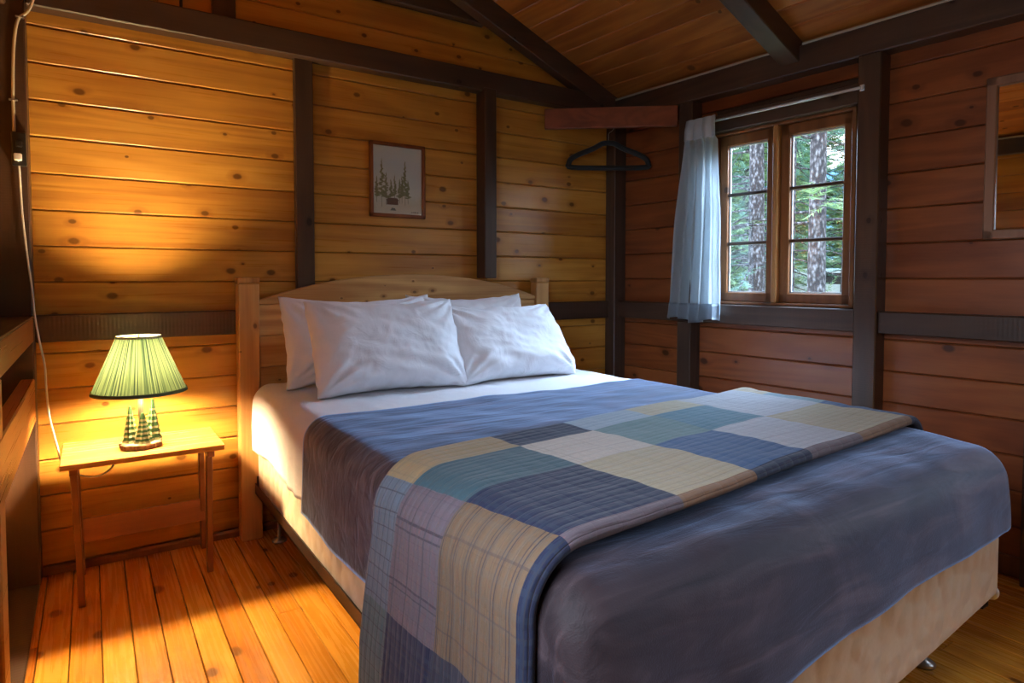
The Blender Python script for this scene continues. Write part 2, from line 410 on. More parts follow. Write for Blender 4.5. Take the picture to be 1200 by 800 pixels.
def shade_mat():
    s = N('pleated_green_shade'); t = s.n('TexCoord'); mp = s.n('Mapping'); s.l(t.outputs['Object'], mp.inputs[0])
    mp.inputs['Location'].default_value = (-.138, -2.555, 0)
    sp = s.n('SeparateXYZ'); s.l(mp.outputs[0], sp.inputs[0])
    ang = s.math('ARCTAN2', sp.outputs[1], sp.outputs[0])
    cb = s.n('CombineXYZ'); s.l(s.math('MULTIPLY', ang, 26.0), cb.inputs[0]); s.l(s.math('MULTIPLY', sp.outputs[2], 1.5), cb.inputs[1])
    n1 = s.n('TexNoise', i_Scale=1.0, i_Detail=3.0); s.l(cb.outputs[0], n1.inputs['Vector'])
    n2 = s.n('TexNoise', i_Scale=500.0); s.l(t.outputs['Object'], n2.inputs['Vector'])
    c = s.ramp(n1.outputs[0], [(.40, (.006, .022, .018, 1)), (.47, (.075, .11, .065, 1)), (.62, (.18, .22, .13, 1))])
    c = s.mix(.25, c, s.mix(n2.outputs[0], (.3, .3, .3, 1), (1, 1, 1, 1)), 'MULTIPLY')
    s.set(Base_Color=c, Roughness=.9)
    tr = s.n('BsdfTranslucent'); s.l(c, tr.inputs[0]); mx = s.n('MixShader'); mx.inputs[0].default_value = .05
    s.l(s.b.outputs[0], mx.inputs[1]); s.l(tr.outputs[0], mx.inputs[2]); s.l(mx.outputs[0], s.out.inputs[0])
    s.bump(n1.outputs[0], .5, .004)
    return s.m


M_shade = shade_mat()


M_carved = plain('painted_tree_green', (.05, .13, .05, 1), .6, 0, 120, .3, var=.4)
M_frost = plain('painted_tree_cream', (.26, .27, .15, 1), .6, 0, 120, .3, var=.5)


def simple_emit(name, col, strength):
    s = N(name); s.set(Base_Color=col, Roughness=.4); s.b.inputs['Emission Color'].default_value = col
    s.b.inputs['Emission Strength'].default_value = strength; return s.m


M_bulb = simple_emit('lit_bulb', LAMP_COLOR + (1,), LAMP_STRENGTH)


def glass_mat(rough=0.0, t=.93):
    s = N('window_glass'); tr = s.n('BsdfTransparent'); gl = s.n('BsdfGlossy'); gl.inputs['Roughness'].default_value = .02
    mx = s.n('MixShader'); mx.inputs[0].default_value = 1 - t
    s.l(tr.outputs[0], mx.inputs[1]); s.l(gl.outputs[0], mx.inputs[2]); s.l(mx.outputs[0], s.out.inputs[0]); return s.m


M_glass = glass_mat()
s_ = N('silvered_mirror'); M_mirror = s_.set(Base_Color=(.88, .88, .86, 1), Metallic=1.0, Roughness=.015)

# ------------------------------------------------------------------ room dimensions
YB = 2.852                     # back wall face
XL = -.285                     # left wall face
YF = -1.55                     # rear wall behind the camera
CRX, CRY = 2.640, 2.852        # right corner
RV = Vector((.0732, -.9973, 0)); RN = Vector((-.9973, -.0732, 0))
MR = Matrix(((RV.x, RN.x, 0, CRX), (RV.y, RN.y, 0, CRY), (0, 0, 1, 0), (0, 0, 0, 1)))   # local (along wall, into room, z)
MRot = MR
def rp(L, D, z): return MR @ Vector((L, D, z))
SL = .36                       # ceiling slope
ZE = 2.125
RIDGE = 1.20                   # ridge line x (measured from the right wall)


def zc(X): return ZE + SL * min(2.66 - X, X - XL + .0)


# ------------------------------------------------------------------ floor
bm = bmesh.new(); x = XL - .1; rnd = random.Random(3)
while x < 3.1:
    wd = .0785
    cuts = [YF - .1] + sorted(rnd.uniform(-1, 2.6) for _ in range(rnd.choice([0, 1, 1]))) + [YB + .1]
    for a, b in zip(cuts[:-1], cuts[1:]):
        box(bm, (x + .0012, a + .0006, -.025), (x + wd - .0012, b - .0006, 0), .0016)
    x += wd
floor = struct(link('floor', bm, M_floor))
bm = bmesh.new(); box(bm, (XL - .2, YF - .2, -.12), (3.2, YB + .2, -.027)); struct(link('trim_1', bm, plain('subfloor', (.03, .015, .01, 1))))

# ------------------------------------------------------------------ back wall (boards between floor and gable top)
def board(bm, a, b, axis, t=.02):
    box(bm, a, b, .0042)

bm = bmesh.new(); rnd = random.Random(11)
z = .03 - .13
while z < 2.80:
    z0, z1 = max(z, -.0), z + .13
    if z0 < z1 - .01:
        # clip to gable: keep boards full, the ceiling covers the rest
        hi = z1
        cut = rnd.choice([[], [rnd.uniform(.2, .9)], [rnd.uniform(1.3, 2.3)], []]) if z > 1.9 else rnd.choice([[], [.79], [1.73], []])
        xs = [XL - .05] + cut + [CRX + .12]
        if z0 > 2.06:
            lo = max(XL - .05, XL + (z0 - ZE) / SL - .02); hi_x = min(CRX + .12, 2.66 - (z0 - ZE) / SL + .02)
            if hi_x - lo < .05: break
            xs = [lo] + [c for c in cut if lo + .1 < c < hi_x - .1] + [hi_x]
        for a, b in zip(xs[:-1], xs[1:]):
            box(bm, (a, YB, z0 + .0012), (b, YB + .022, z1 - .0012), .0045)
    z += .13
wall_back = struct(link('wall_back', bm, M_wall_x))
bm = bmesh.new(); prism(bm, [(XL - .1, -.1), (CRX + .2, -.1), (CRX + .2, ZE + .05), (1.19, ZE + .62), (XL - .1, ZE + .05)], 'y', YB + .024, YB + .10)
struct(link('trim_2', bm, M_dark_x))

# ------------------------------------------------------------------ right wall with window opening
W0, W1, WZ0, WZ1 = .68, 1.382, .955, 1.815
N0, N1 = 2.80, 3.60  # extra opening further along the wall, added for fill light
bm = bmesh.new(); rnd = random.Random(5)
zs = [0, .05, .18, .31, .44, .57, .70, .83, .94] + [.94 + .1425 * k for k in range(1, 10)]
for z0, z1 in zip(zs[:-1], zs[1:]):
    spans = [(-.02, 4.5)]
    if z1 > WZ0 + .01 and z0 < WZ1 - .01: spans = [(-.02, W0), (W1, N0), (N1, 4.5)]
    else:
        c = rnd.choice([None, .56, 1.5, None])
        if c: spans = [(-.02, c), (c, 4.5)]
    for a, b in spans:
        box(bm, (a, -.022, z0 + .0012), (b, 0, z1 - .0012), .0045, MRot)
# filler strips above/below opening so the boards meet the window frame
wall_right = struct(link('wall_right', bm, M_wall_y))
bm = bmesh.new()
for a, b, z0, z1 in ((-.1, W0, -.1, 2.3), (W1, N0, -.1, 2.3), (N1, 4.6, -.1, 2.3), (W0, W1, -.1, WZ0), (W0, W1, WZ1, 2.3), (N0, N1, -.1, WZ0), (N0, N1, WZ1, 2.3)):
    box(bm, (a, -.10, z0), (b, -.024, z1), 0, MRot)
struct(link('trim_3', bm, M_dark_y))

# left wall (with an opening added out of view for fill) and rear wall
V0, V1 = .02, .94
bm = bmesh.new()
z = .03 - .13
while z < 2.2:
    sp = [(YF, V0), (V1, YB)] if (z + .13 > WZ0 + .01 and z < WZ1 - .01) else [(YF, YB)]
    for a, b in sp: box(bm, (XL - .022, a, max(z, 0) + .0012), (XL, b, z + .1288), .0045)
    z += .13
struct(link('wall_left', bm, M_wall_l))
bm = bmesh.new(); z = 0
while z < 2.85:
    box(bm, (XL - .1, YF - .022, z), (3.2, YF, z + .129), .004); z += .13
struct(link('wall_rear', bm, M_wall_x))
bm = bmesh.new()
for a, b, z0, z1 in ((YF - .1, V0, -.1, 2.3), (V1, YB + .1, -.1, 2.3), (V0, V1, -.1, WZ0), (V0, V1, WZ1, 2.3)): box(bm, (XL - .12, a, z0), (XL - .024, b, z1))
struct(link('trim_4', bm, M_dark_y))
# two added windows out of view, cut to let fill light in
def added_window(name, M, a0, a1):
    w_ = empty(name, M @ Vector(((a0 + a1) / 2, 0, WZ0))); struct(w_)
    bm = bmesh.new(); mid = (a0 + a1) / 2
    for a, b, z0, z1 in ((a0, a0 + .05, WZ0, WZ1), (a1 - .05, a1, WZ0, WZ1), (a0, a1, WZ0, WZ0 + .05), (a0, a1, WZ1 - .05, WZ1), (mid - .02, mid + .02, WZ0, WZ1)):
        box(bm, (a, -.05, z0), (b, .01, z1), .004, M)
    link('window_frame', bm, M_sash, w_)
    bm = bmesh.new(); box(bm, (a0 + .05, -.025, WZ0 + .05), (a1 - .05, -.021, WZ1 - .05), 0, M); link('pane', bm, M_glass, w_)
added_window('fill_window_right', MR, N0, N1)
added_window('fill_window_left', Matrix(((0, 1, 0, XL), (1, 0, 0, 0), (0, 0, 1, 0), (0, 0, 0, 1))), V0, V1)

# ------------------------------------------------------------------ ceiling: two board slopes
def slope_boards(bm, side):
    u = 0.0; n = 0; Lmax = 1.56
    wd = .118
    ca = math.cos(math.atan(SL)); sa = math.sin(math.atan(SL))
    if side > 0:   # from right wall up, boards parallel to the right wall
        M0 = MR @ Matrix(((1, 0, 0, 0), (0, ca, -sa, -.06 * ca), (0, sa, ca, ZE - .06 * sa - .012), (0, 0, 0, 1)))
        for k in range(15):
            c = rnd.choice([None, rnd.uniform(.3, 2.5)])
            for a, b in ([(-.38, 4.6)] if c is None else [(-.38, c), (c, 4.6)]):
                box(bm, (a, k * wd + .0012, 0), (b, (k + 1) * wd - .0012, .02), .004, M0)
    else:
        M0 = Matrix(((0, ca, sa, XL - .1 * ca), (1, 0, 0, 0), (0, sa, -ca, ZE - .1 * sa), (0, 0, 0, 1)))
        for k in range(15):
            box(bm, (YF - .05, k * wd + .0012, -.02), (YB + .05, (k + 1) * wd - .0012, 0), .004, M0)
bm = bmesh.new(); slope_boards(bm, 1); slope_boards(bm, -1)
bmesh.ops.recalc_face_normals(bm, faces=bm.faces[:])
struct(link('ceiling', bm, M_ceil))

# ------------------------------------------------------------------ dark timber frame
def timber(name, bm, mat, lab=None):
    o = link(name, bm, mat); return struct(o)
nt_ = [5]
def trim(bm, mat):
    o = timber('trim_%d' % nt_[0], bm, mat); nt_[0] += 1; return o
# back wall: corner post, two studs, corner post right
bm = bmesh.new(); box(bm, (XL, YB - .10, 0), (-.166, YB, 2.10), .004); trim(bm, M_dark_z)
bm = bmesh.new(); box(bm, (.750, YB - .034, .95), (.828, YB, 2.06), .004); trim(bm, M_dark_z)
bm = bmesh.new(); box(bm, (1.668, YB - .088, 1.085), (1.738, YB, 2.04), .004); trim(bm, M_dark_z)
bm = bmesh.new(); box(bm, (.750, YB - .034, 0), (.828, YB, .85), .004); box(bm, (1.668, YB - .034, 0), (1.738, YB, .85), .004); trim(bm, M_dark_z)
bm = bmesh.new(); box(bm, (0, 0, 0), (.075, .095, 2.02), .004, MRot); trim(bm, M_dark_z)
# back wall upper beam and middle rail
bm = bmesh.new(); box(bm, (-.166, YB - .07, 2.025), (CRX + .02, YB, 2.128), .005); trim(bm, M_dark_x)
bm = bmesh.new(); box(bm, (XL, YB - .07, 2.10), (-.166, YB, 2.128), .004); trim(bm, M_dark_x)
bm = bmesh.new(); box(bm, (-.166, YB - .035, .853), (2.55, YB, .952), .004); trim(bm, M_rail_x)
# gable: short post, collar beam
bm = bmesh.new(); box(bm, (.432, YB - .03, 2.13), (.52, YB, 2.39), .004); trim(bm, M_dark_z)
bm = bmesh.new(); box(bm, (.318, YB - .012, 2.13), (.328, YB, 2.36), .002); trim(bm, M_plastic_b)
bm = bmesh.new(); prism(bm, [(.55, 2.365), (1.70, 2.365), (1.70, 2.44), (1.62, 2.465), (.6, 2.465)], 'y', YB - .05, YB, .003); trim(bm, M_dark_x)
# rafters (run up the slope), one against the gable, one at the window
def rafter(L0, L1, D0=-.02, depth=.105, dmax=1.62):
    bm = bmesh.new()
    pts = []
    def zz(D): return ZE + SL * D
    poly = [(D0, zz(D0) - .008), (D0, zz(D0) - .008 - depth), (dmax, zz(dmax) - .008 - depth), (dmax, zz(dmax) - .008)]
    prism(bm, poly, 'x', L0, L1, .004, MR)
    return bm
trim(rafter(-.01, .055, -.02, .115), M_dark_x)
trim(rafter(1.075, 1.165, .0, .105), M_dark_x)
trim(rafter(2.25, 2.34, .0, .105), M_dark_x)
for y in (YB - .09, 1.72, .55):
    bm = bmesh.new()
    poly = [(XL, ZE + .028), (XL, ZE - .08), (1.2, ZE + SL * 1.48 - .10), (1.2, ZE + SL * 1.48 + .01)]
    prism(bm, poly, 'y', y, y + .09, .004); trim(bm, M_dark_x)
# right wall: eave beam, studs, rail, baseboard
bm = bmesh.new(); box(bm, (0, 0, 1.995), (4.4, .085, 2.112), .005, MRot); trim(bm, M_dark_y)
bm = bmesh.new(); box(bm, (.03, .060, 2.112), (1.06, .084, 2.122), .002, MRot); box(bm, (1.175, .060, 2.112), (4.3, .084, 2.122), .002, MRot); trim(bm, M_strip)
bm = bmesh.new(); box(bm, (.515, 0, .952), (.60, .085, 1.995), .004, MRot); box(bm, (.515, 0, 0), (.60, .085, .86), .004, MRot); trim(bm, M_dark_z)
bm = bmesh.new(); box(bm, (1.418, 0, 0), (1.508, .088, 1.995), .004, MRot); trim(bm, M_dark_z)
bm = bmesh.new(); box(bm, (2.0, 0, 0), (2.09, .088, .855), .004, MRot); trim(bm, M_dark_z)
bm = bmesh.new(); box(bm, (.075, 0, .858), (1.418, .065, .952), .004, MRot); box(bm, (1.508, 0, .858), (4.3, .07, .948), .004, MRot); trim(bm, M_dark_y)
# window header
bm = bmesh.new(); box(bm, (.60, 0, 1.815), (1.418, .05, 1.90), .004, MRot); trim(bm, M_dark_y)
# baseboards
bm = bmesh.new(); prism(bm, [(YB - .016, 0), (YB, 0), (YB, .03), (YB - .010, .03), (YB - .016, .022)], 'x', -.166, 2.6)
struct(link('baseboard_back', bm, M_table_leg))
bm = bmesh.new(); box(bm, (0, 0, 0), (4.3, .016, .075), .004, MRot); struct(link('baseboard_right', bm, M_table_leg))
# thin dark board flat on the floor under the built-in bench
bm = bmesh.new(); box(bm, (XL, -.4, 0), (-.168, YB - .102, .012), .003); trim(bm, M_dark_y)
# left wall top beam
bm = bmesh.new(); box(bm, (XL, YF, 2.0), (XL + .07, YB - .1, 2.11), .004); trim(bm, M_dark_y)
bm = bmesh.new(); box(bm, (XL + .002, YF, 2.112), (XL + .072, YB - .1, 2.122), .002); trim(bm, M_strip)

# ------------------------------------------------------------------ built-in shelf frame along the left wall
b = empty('shelf_frame', (-.2, 1.5, 0)); tag(b, 'built-in frame of broad pine rails on an upright along the left wall', 'shelf')
bm = bmesh.new(); box(bm, (XL + .001, 1.0, .862), (-.166, 2.751, .945), .004); link('upper_rail', bm, M_cream_y, b)
bm = bmesh.new(); box(bm, (XL + .001, 1.0, .945), (-.164, 2.751, .953), .002); o = link('shelf_board', bm, M_dark_y, b); o['label'] = 'dark shelf board'  # thin darker layer on top of the upper rail
bm = bmesh.new(); box(bm, (-.206, 1.0, .586), (-.166, 2.751, .735), .004); link('lower_rail', bm, M_cream_y, b)
bm = bmesh.new(); box(bm, (XL + .001, 1.70, .0125), (-.168, 1.80, .861), .004); link('upright', bm, M_cream_y, b)

# ------------------------------------------------------------------ window_1 in right wall
wn = empty('window_1', rp((W0 + W1) / 2, 0, WZ0)); struct(wn)
bm = bmesh.new()
fo, fi = -.10, .012
for a, b_, z0, z1 in ((W0, W0 + .018, WZ0, WZ1), (W1 - .018, W1, WZ0, WZ1), (W0, W1, WZ0, WZ0 + .012), (W0, W1, WZ1 - .012, WZ1)):
    box(bm, (a, fo, z0), (b_, fi, z1), .002, MRot)
link('window_frame', bm, M_sash, wn)
def sash(a, b_, d0):
    so = None
    bm = bmesh.new(); st = .045
    z0, z1 = WZ0 + .013, WZ1 - .013
    box(bm, (a, d0, z0), (a + st, d0 + .034, z1), .004, MRot); box(bm, (b_ - st, d0, z0), (b_, d0 + .034, z1), .004, MRot)
    box(bm, (a, d0, z0), (b_, d0 + .034, z0 + .046), .004, MRot); box(bm, (a, d0, z1 - .052), (b_, d0 + .034, z1), .004, MRot)
    so = link('sash', bm, M_sash, wn)
    bm = bmesh.new()
    for k in (1, 2):
        zz = z0 + .046 + (z1 - .052 - z0 - .046) * k / 3
        box(bm, (a + st - .002, d0 + .006, zz - .008), (b_ - st + .002, d0 + .028, zz + .008), .003, MRot)
    link('glazing_bar', bm, M_dark_y, so)
    bm = bmesh.new(); box(bm, (a + st, d0 + .015, z0 + .046), (b_ - st, d0 + .018, z1 - .052), 0, MRot); link('pane', bm, M_glass, so)
    bm = bmesh.new(); e = .007
    for q in ((a + st, a + st + e, z0 + .046, z1 - .052), (b_ - st - e, b_ - st, z0 + .046, z1 - .052), (a + st, b_ - st, z0 + .046, z0 + .046 + e), (a + st, b_ - st, z1 - .052 - e, z1 - .052)):
        box(bm, (q[0], d0 + .008, q[2]), (q[1], d0 + .0145, q[3]), 0, MRot)
    link('putty_line', bm, M_putty, so)
sash(W0 + .018, 1.003, -.05); sash(1.028, W1 - .018, -.05)
bm = bmesh.new(); box(bm, (1.003, -.085, WZ0 + .012), (1.028, .012, WZ1 - .012), .003, MRot)
link('mullion', bm, wood('mullion_wood', 'z', light=(.55, .30, .12, 1), mid=(.45, .22, .08, 1), dark=(.3, .13, .04, 1), knots=0), wn)

# curtain rod + curtain
r = empty('curtain_rod', rp(1.0, .09, 1.872)); tag(r, 'thin white curtain rod above the side window', 'curtain rod')
bm = bmesh.new(); tube(bm, [rp(.59, .10, 1.862), rp(1.435, .10, 1.862)], .0065, 12); link('rod', bm, M_rod, r, True)
bm = bmesh.new(); tube(bm, [rp(1.437, .10, 1.862), rp(1.437, .088, 1.862)], .009, 12); box(bm, (1.428, .087, 1.85), (1.446, .092, 1.876), .001, MRot); link('bracket', bm, M_rod, r)
bm = bmesh.new(); tube(bm, [rp(.592, .10, 1.862), rp(.592, .086, 1.862)], .009, 12); link('bracket', bm, M_rod, r)

cu = empty('curtain', rp(.60, .1, 1.86)); tag(cu, 'short pale blue pleated curtain gathered at the left of the window', 'curtain')
bm = bmesh.new(); NU, NZ = 90, 60
def curt(u, v):   # u 0..1 across, v 0 top..1 bottom
    top0, top1 = .59, .765; bot0, bot1 = .485, .80
    Lc = (top0 + (bot0 - top0) * v ** .9) * (1 - u) + (top1 + (bot1 - top1) * v ** .9) * u
    amp = .010 + .020 * v
    ph = u * 2 * PI * 4.6
    D = .118 + amp * math.sin(ph + .9 * math.sin(3 * v)) + .010 * math.sin(ph * 2.1 + 2.2 * v + 1) * v + .012 * noise.noise(Vector((u * 5, v * 3, 2)))
    Lc += .010 * math.sin(ph * 1.0 + 1.3) * v
    z_ = 1.885 - v * 1.015 + (.012 * math.sin(u * 9) if v > .98 else 0)
    if v < .11: D = .118 + .012 * abs(math.sin(u * PI * 3.5)) * (1 if v > .02 else .6)
    return rp(Lc, D, z_)
vs = [[bm.verts.new(curt(i / NU, j / NZ)) for i in range(NU + 1)] for j in range(NZ + 1)]
for j in range(NZ):
    for i in range(NU): bm.faces.new((vs[j][i], vs[j][i + 1], vs[j + 1][i + 1], vs[j + 1][i]))
bmesh.ops.solidify(bm, geom=bm.faces[:], thickness=.0015)
link('curtain_cloth', bm, M_curtain, cu, True)
bm = bmesh.new()
vs = [[bm.verts.new(curt(i / NU, .915 + .085 * j / 6) + (RN * .003)) for i in range(NU + 1)] for j in range(7)]
for j in range(6):
    for i in range(NU): bm.faces.new((vs[j][i], vs[j][i + 1], vs[j + 1][i + 1], vs[j + 1][i]))
bmesh.ops.solidify(bm, geom=bm.faces[:], thickness=.0012)
link('hem', bm, cotton('curtain_hem', (.44, .50, .56, 1), .1), cu, True)
bm = bmesh.new()
vs = [[bm.verts.new(curt(i / NU, .10 * j / 6) + (RN * (.003 + .006 * (1 - abs(j - 3) / 3)))) for i in range(NU + 1)] for j in range(7)]
for j in range(6):
    for i in range(NU): bm.faces.new((vs[j][i], vs[j][i + 1], vs[j + 1][i + 1], vs[j + 1][i]))
link('heading_tape', bm, cotton('curtain_heading', (.42, .46, .50, 1), .1), cu, True)

# ------------------------------------------------------------------ diagonal corner beam + hanger
P1 = Vector((2.050, YB - .072, 0)); P2 = rp(.512, .088, 0)
bm = bmesh.new()
d = (P2 - P1).normalized(); nrm = Vector((d.y, -d.x, 0))
Mb = Matrix(((d.x, nrm.x, 0, P1.x), (d.y, nrm.y, 0, P1.y), (0, 0, 1, 0), (0, 0, 0, 1)))
box(bm, (.0, -.035, 1.885), ((P2 - P1).length, 0, 1.992), .004, Mb)
o = beam_ob = link('corner_beam', bm, M_redbeam); tag(o, 'reddish brown beam crossing the corner diagonally above the hanger', 'beam')

hg = empty('clothes_hanger', (2.37, 2.60, 1.66)); tag(hg, 'black flocked clothes hanger hanging under the corner beam', 'hanger')
ctr = Vector((2.420, 2.683, 0)); hd = Vector((.835, -.55, 0)).normalized()
def hp(a, z): p = ctr + hd * a * 1.05; return Vector((p.x, p.y, 1.08 + (z - 1.08) * 1.05))
pts = [hp(.0, 1.800), hp(-.035, 1.795), hp(-.08, 1.770), hp(-.16, 1.738), hp(-.198, 1.715), hp(-.210, 1.690), hp(-.195, 1.672), hp(0, 1.668), hp(.195, 1.672), hp(.210, 1.690), hp(.198, 1.715), hp(.16, 1.738), hp(.08, 1.770), hp(.035, 1.795), hp(0, 1.800)]
bm = bmesh.new(); tube(bm, smoothcurve(pts, 4), .015, 8); link('hanger_body', bm, M_black, hg, True)
bm = bmesh.new()
hk = [hp(0, 1.80), hp(0, 1.83), hp(.002, 1.850), hp(.018, 1.862), hp(.030, 1.882), hp(.020, 1.905), hp(-.002, 1.908), hp(-.014, 1.892)]
tube(bm, smoothcurve(hk, 4), .0024, 8); o = link('hook', bm, M_hook, hg, True); o['label'] = 'silver wire hook'
bm = bmesh.new(); tube(bm, [hp(.012, 1.898) + Vector((0, 0, 0)), hp(.012, 1.898) + Vector((-.03, -.05, 0))], .003, 8); link('nail', bm, M_hook, beam_ob)

# ------------------------------------------------------------------ framed picture
FY = YB - .001
pf = empty('framed_picture', (1.23, FY, 1.37)); tag(pf, 'small watercolour of pine trees in a thin reddish wooden frame on the back wall', 'picture')
px0, px1, pz0, pz1 = 1.090, 1.371, 1.372, 1.722
bm = bmesh.new(); fw = .017
for a, b_, z0, z1 in ((px0, px0 + fw, pz0, pz1), (px1 - fw, px1, pz0, pz1), (px0, px1, pz0, pz0 + fw), (px0, px1, pz1 - fw, pz1)):
    box(bm, (a, FY - .020, z0), (b_, FY, z1), .003)
link('frame', bm, M_pframe, pf)
def paper():
    s = N('watercolour_paper'); t = s.n('TexCoord'); sp = s.n('SeparateXYZ'); s.l(t.outputs['Object'], sp.inputs[0])
    Z = sp.outputs[2]
    n1 = s.n('TexNoise', i_Scale=9.0, i_Detail=3.0); s.l(t.outputs['Object'], n1.inputs['Vector'])
    base = s.mix(n1.outputs[0], (.62, .66, .60, 1), (.76, .78, .70, 1))
    f = s.math('MULTIPLY_ADD', n1.outputs[0], .25, s.math('MULTIPLY', s.math('SUBTRACT', Z, 1.37), 2.4))
    c = s.ramp(f, [(.10, (.66, .66, .55, 1)), (.28, (.60, .52, .34, 1)), (.42, (.68, .68, .58, 1)), (.72, (.48, .60, .66, 1)), (1, (.70, .74, .68, 1))])
    s.set(Base_Color=s.mix(.6, base, c), Roughness=.6); return s.m
bm = bmesh.new(); box(bm, (px0 + .012, FY - .009, pz0 + .012), (px1 - .012, FY - .003, pz1 - .012)); link('painting', bm, paper(), pf)
bm = bmesh.new(); rnd = random.Random(2)
yp = FY - .0095
def blob(cx_, cz_, w_, h_):
    n = 7; vsb = []
    for k in range(n):
        a = 2 * PI * k / n; rr = rnd.uniform(.6, 1)
        vsb.append(bm.verts.new((cx_ + math.cos(a) * w_ * rr, yp - rnd.uniform(0, .0004), cz_ + math.sin(a) * h_ * rr)))
    bm.faces.new(vsb)
for (tx, zb, h, wd) in ((1.150, 1.43, .215, .020), (1.172, 1.44, .14, .014), (1.195, 1.45, .10, .012), (1.125, 1.45, .11, .013), (1.215, 1.455, .115, .011), (1.240, 1.45, .105, .012), (1.268, 1.44, .20, .018), (1.252, 1.45, .12, .012), (1.283, 1.45, .10, .012)):
    k = 0; zt = zb + h
    box(bm, (tx - .001, yp, zb - .01), (tx + .001, yp + .0008, zt))
    while k < 34:
        q = k / 33; zz = zb + h * .18 + h * .82 * q; ww = wd * 1.25 * (1 - q) ** .8 + .001
        blob(tx + rnd.uniform(-.6, .6) * ww, zz, ww * rnd.uniform(.5, .9), .0045); k += 1
o = link('painted_trees', bm, plain('painted_green', (.24, .25, .13, 1), .7, 0, 200, 0, var=.6), pf)
bm = bmesh.new(); box(bm, (1.175, yp, 1.432), (1.232, yp + .0008, 1.452)); prism(bm, [(1.170, 1.452), (1.237, 1.452), (1.226, 1.464), (1.182, 1.464)], 'y', yp, yp + .0008)
sg_ = bmesh.new()
for k in range(5): box(sg_, (1.30 + k * .008, yp, 1.398 + (k % 2) * .001), (1.305 + k * .008, yp + .0006, 1.402 + (k % 3) * .001))
link('painted_cabin', bm, plain('painted_umber', (.16, .10, .07, 1), .7), pf); link('signature', sg_, M_plastic_b, pf)['kind'] = 'stuff'
bm = bmesh.new(); prism(bm, [(1.192, 1.405), (1.222, 1.405), (1.216, 1.416), (1.200, 1.418)], 'y', yp, yp + .0008); link('painted_campfire', bm, plain('painted_grey_green', (.16, .19, .15, 1), .7), pf)
bm = bmesh.new(); box(bm, (px0 + .014, FY - .0135, pz0 + .014), (px1 - .014, FY - .0125, pz1 - .014)); link('glass', bm, glass_mat(t=.955), pf)

# ------------------------------------------------------------------ mirror on the right wall
mi = empty('wall_mirror', rp(2.1, 0, 1.22)); tag(mi, 'wall mirror in a brown wooden frame at the right edge', 'mirror')
a0, a1, z0, z1 = 1.845, 2.36, 1.226, 1.812
bm = bmesh.new(); fw = .034
for a, b_, c, d_ in ((a0, a0 + fw, z0, z1), (a1 - fw, a1, z0, z1), (a0, a1, z0, z0 + fw), (a0, a1, z1 - fw, z1)):
    box(bm, (a, .001, c), (b_, .026, d_), .004, MRot)
link('frame', bm, M_mframe, mi)
bm = bmesh.new(); box(bm, (a0 + .02, .006, z0 + .02), (a1 - .02, .012, z1 - .02), 0, MRot); link('mirror_glass', bm, M_mirror, mi)

# ------------------------------------------------------------------ power cable and switch on corner post
YP = YB - .10
swx = -.190
o = empty('wall_socket', (swx, YP, 1.52)); tag(o, 'black switch box fixed to the dark corner post', 'socket')
bm = bmesh.new(); box(bm, (swx - .020, YP - .026, 1.463), (swx + .021, YP, 1.575), .005, seg=2); link('socket_body', bm, M_plastic_b, o)
bm = bmesh.new(); box(bm, (swx - .008, YP - .034, 1.525), (swx + .010, YP - .025, 1.545), .002); link('rocker', bm, M_plastic_b, o)
bm = bmesh.new(); tube(bm, smoothcurve([(-.135, YP - .006, 2.05), (-.155, YP - .006, 1.99), (-.183, YP - .006, 1.955), (-.196, YP - .006, 1.87), (-.202, YP - .006, 1.72), (-.202, YP - .006, 1.58)], 6), .0048, 8)
o = link('supply_cable', bm, M_cable, None, True); tag(o, 'cream electric cable running up the corner post above the switch box', 'cable')
for zz, xx in ((1.965, -.178), (1.685, -.202)):
    bm = bmesh.new(); box(bm, (xx - .012, YP - .0125, zz - .003), (xx + .012, YP, zz + .003), .001)
    c_ = link('cable_clip', bm, M_hook); tag(c_, 'small metal clip holding the cream cable %s' % ('near the top of the post' if zz > 1.9 else 'above the switch box'), 'clip', 'cable clips on the corner post')
lc = empty('lamp_cord', (-.19, YP, .5)); tag(lc, 'white lamp cord hanging from the black switch box down to the side table', 'cord')
bm = bmesh.new(); tube(bm, smoothcurve([(-.192, YP - .03, 1.49), (-.190, YP - .014, 1.44), (-.186, YP - .012, 1.30), (-.176, YP - .012, 1.16), (-.166, YP - .014, 1.05), (-.160, YP - .02, .955), (-.148, YP - .02, .86), (-.136, YP - .02, .78), (-.134, YP - .01, .70), (-.128, YP + .0, .60), (-.110, YP + .025, .49), (-.095, YP + .02, .42), (-.05, YP - .02, .385), (.0, YP - .05, .375), (.045, YP - .08, .40), (.07, YP - .10, .45), (.075, YP - .11, .474)], 7), .0032, 8)
link('cable', bm, M_plastic_w, lc, True)
bm = bmesh.new(); box(bm, (-.203, YP - .045, 1.478), (-.181, YP - .026, 1.502), .003); link('plug', bm, M_plastic_w, lc)

